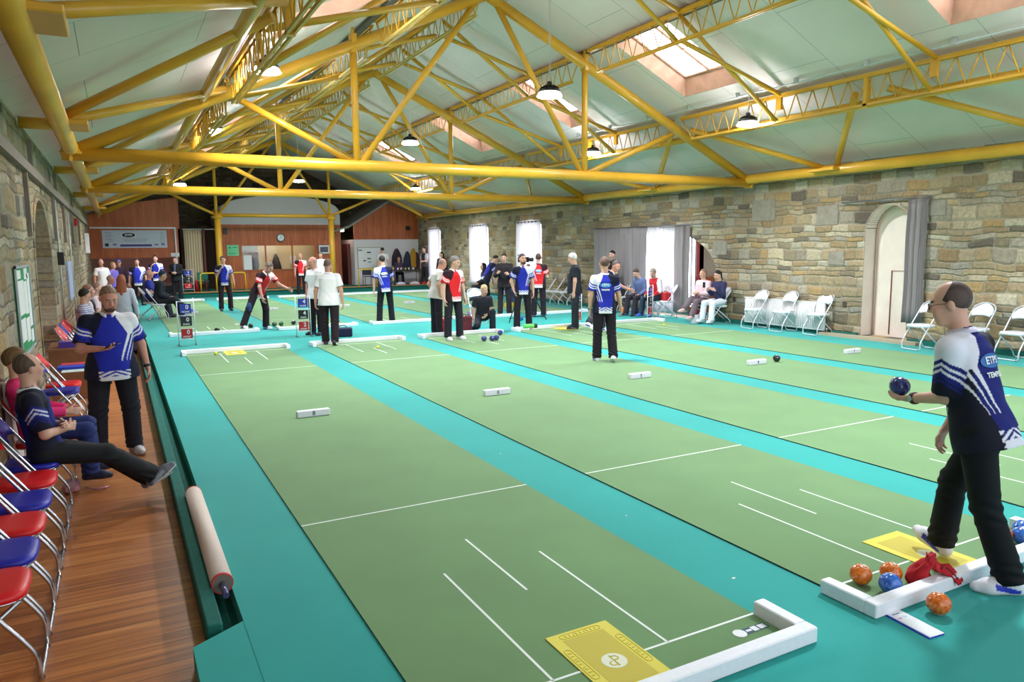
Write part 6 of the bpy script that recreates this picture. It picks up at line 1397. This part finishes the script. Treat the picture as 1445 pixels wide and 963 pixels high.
person('man in white shirt and dark waistcoat standing at the far right corner', 12.15, 30.8, .2, 250, H=1.80, shirt=('vest',(70,60,66),(226,222,226)), pants=(34,30,36), shoes=DS, hair=('short',(36,28,30)), la=((-.2,.2,-1),(0,.9,-.1)), vox=.013)
person('dark-clothed person standing beside the first tall curtain', 12.0, 28.3, 0, 240, H=1.76, shirt=('jacket',(40,26,32)), sleeve=1.5, pants=(30,24,30), shoes=DS, hair=('long',(24,22,26)), vox=.013)
# far left crowd
person('bald man in a white shirt standing at the left wall end', -1.50, 27.0, WF, 150, H=1.80, build=1.1, belly=.04, head=(0,30), shirt=WHT, pants=(60,36,50), shoes=DS, hair=('ring',(180,160,150)), skin='pink', vox=.012)
person('person in a lilac shirt standing next to the bald man', -1.15, 27.3, WF, 130, H=1.68, shirt=('plain',(116,100,190)), pants=(60,36,50), shoes=DS, hair=('thick',(170,130,90)), vox=.013)
person('person in a blue cap and dark coat in the far left group', -.95, 28.3, WF, 170, H=1.77, shirt=('jacket',(56,34,52)), sleeve=1.5, pants=(40,30,44), shoes=DS, hair=('cap',(70,80,180)), vox=.013)
person('man in a blue and black team shirt in the middle of the far left group', -.38, 27.0, WF, 180, H=1.80, build=1.12, belly=.05, shirt=BLU, pants=(40,30,44), shoes=DS, hair=('short',(60,44,40)), vox=.012, head=(8,0))
person('curly-haired man in a blue team shirt resting chin on hand', .27, 28.0, 0, 185, H=1.78, ra=((.15,.4,-1),(-.3,.5,.85)), la=((-.15,.3,-1),(.8,.5,0)), shirt=BLU, pants=(40,30,44), shoes=DS, hair=('thick',(50,30,34)), vox=.012)
person('man in a black jacket standing at the right of the far left group', 1.04, 29.3, 0, 200, H=1.70, head=(14,0), shirt=('jacket',(26,26,34),(90,100,130)), sleeve=1.5, pants=(28,28,36), shoes=DS, hair=('crop',(110,90,86)), la=((-.15,.2,-1),(.6,.8,0)), ra=((.15,.2,-1),(-.6,.8,0)), vox=.012)
person('bald man in a white shirt sitting and leaning forward at the left wall', -1.40, 22.0, WF, 100, **sit(H=1.78, lean=(16,0), shirt=WHT, pants=(60,40,56), shoes=DS, hair=('ring',(180,160,150)), skin='pink', vox=.012))
person('woman with long auburn hair in a grey top, seen from behind', -.96, 14.0, WF, 8, H=1.60, shirt=('plain',(182,186,200)), sleeve=1.5, pants=(60,60,80), shoes=DS, hair=('long',(150,84,58)), vox=.010)
person('man in a dark cap and black jacket sitting facing the mats at the far left', -.05, 20.4, 0, 100, **sit(H=1.80, lean=(10,0), head=(14,0), shirt=('jacket',(26,30,44)), sleeve=1.5, pants=(30,28,40), shoes=((60,90,220),(220,220,230)), hair=('cap',(40,60,90)), ll=((-.05,1,-.1),(0,.35,-1)), rl=((.1,1,.05),(-.1,.75,-.7)), vox=.011))
person('person in blue sitting just behind the man in the dark cap', -.22, 21.3, 0, 100, **sit(H=1.80, shirt=('plain',(50,60,170)), pants=(40,40,60), shoes=DS, hair=('ring',(190,160,150)), skin='pink', vox=.013))
person('dark-haired spectator in a striped sleeve sitting at the left wall behind the bearded man', -1.62, 13.1, WF, 95, **sit(H=1.78, head=(10,-40), shirt=('stripes',(206,200,214),(120,130,180)), pants=(30,30,40), shoes=DS, hair=('short',(44,40,30)), vox=.011, build=1.1))
person('spectator in a dark waistcoat sitting second along the left wall', -1.58, 14.5, WF, 92, **sit(H=1.80, shirt=('vest',(30,26,40),(206,190,196)), pants=(40,34,50), shoes=DS, hair=('grey',(150,110,96)), vox=.012))
person('spectator in a pale top sitting third along the left wall', -1.55, 16.0, WF, 92, **sit(H=1.76, lean=(8,0), shirt=('plain',(214,190,196)), pants=(60,44,60), shoes=DS, hair=('short',(140,100,80)), vox=.012))
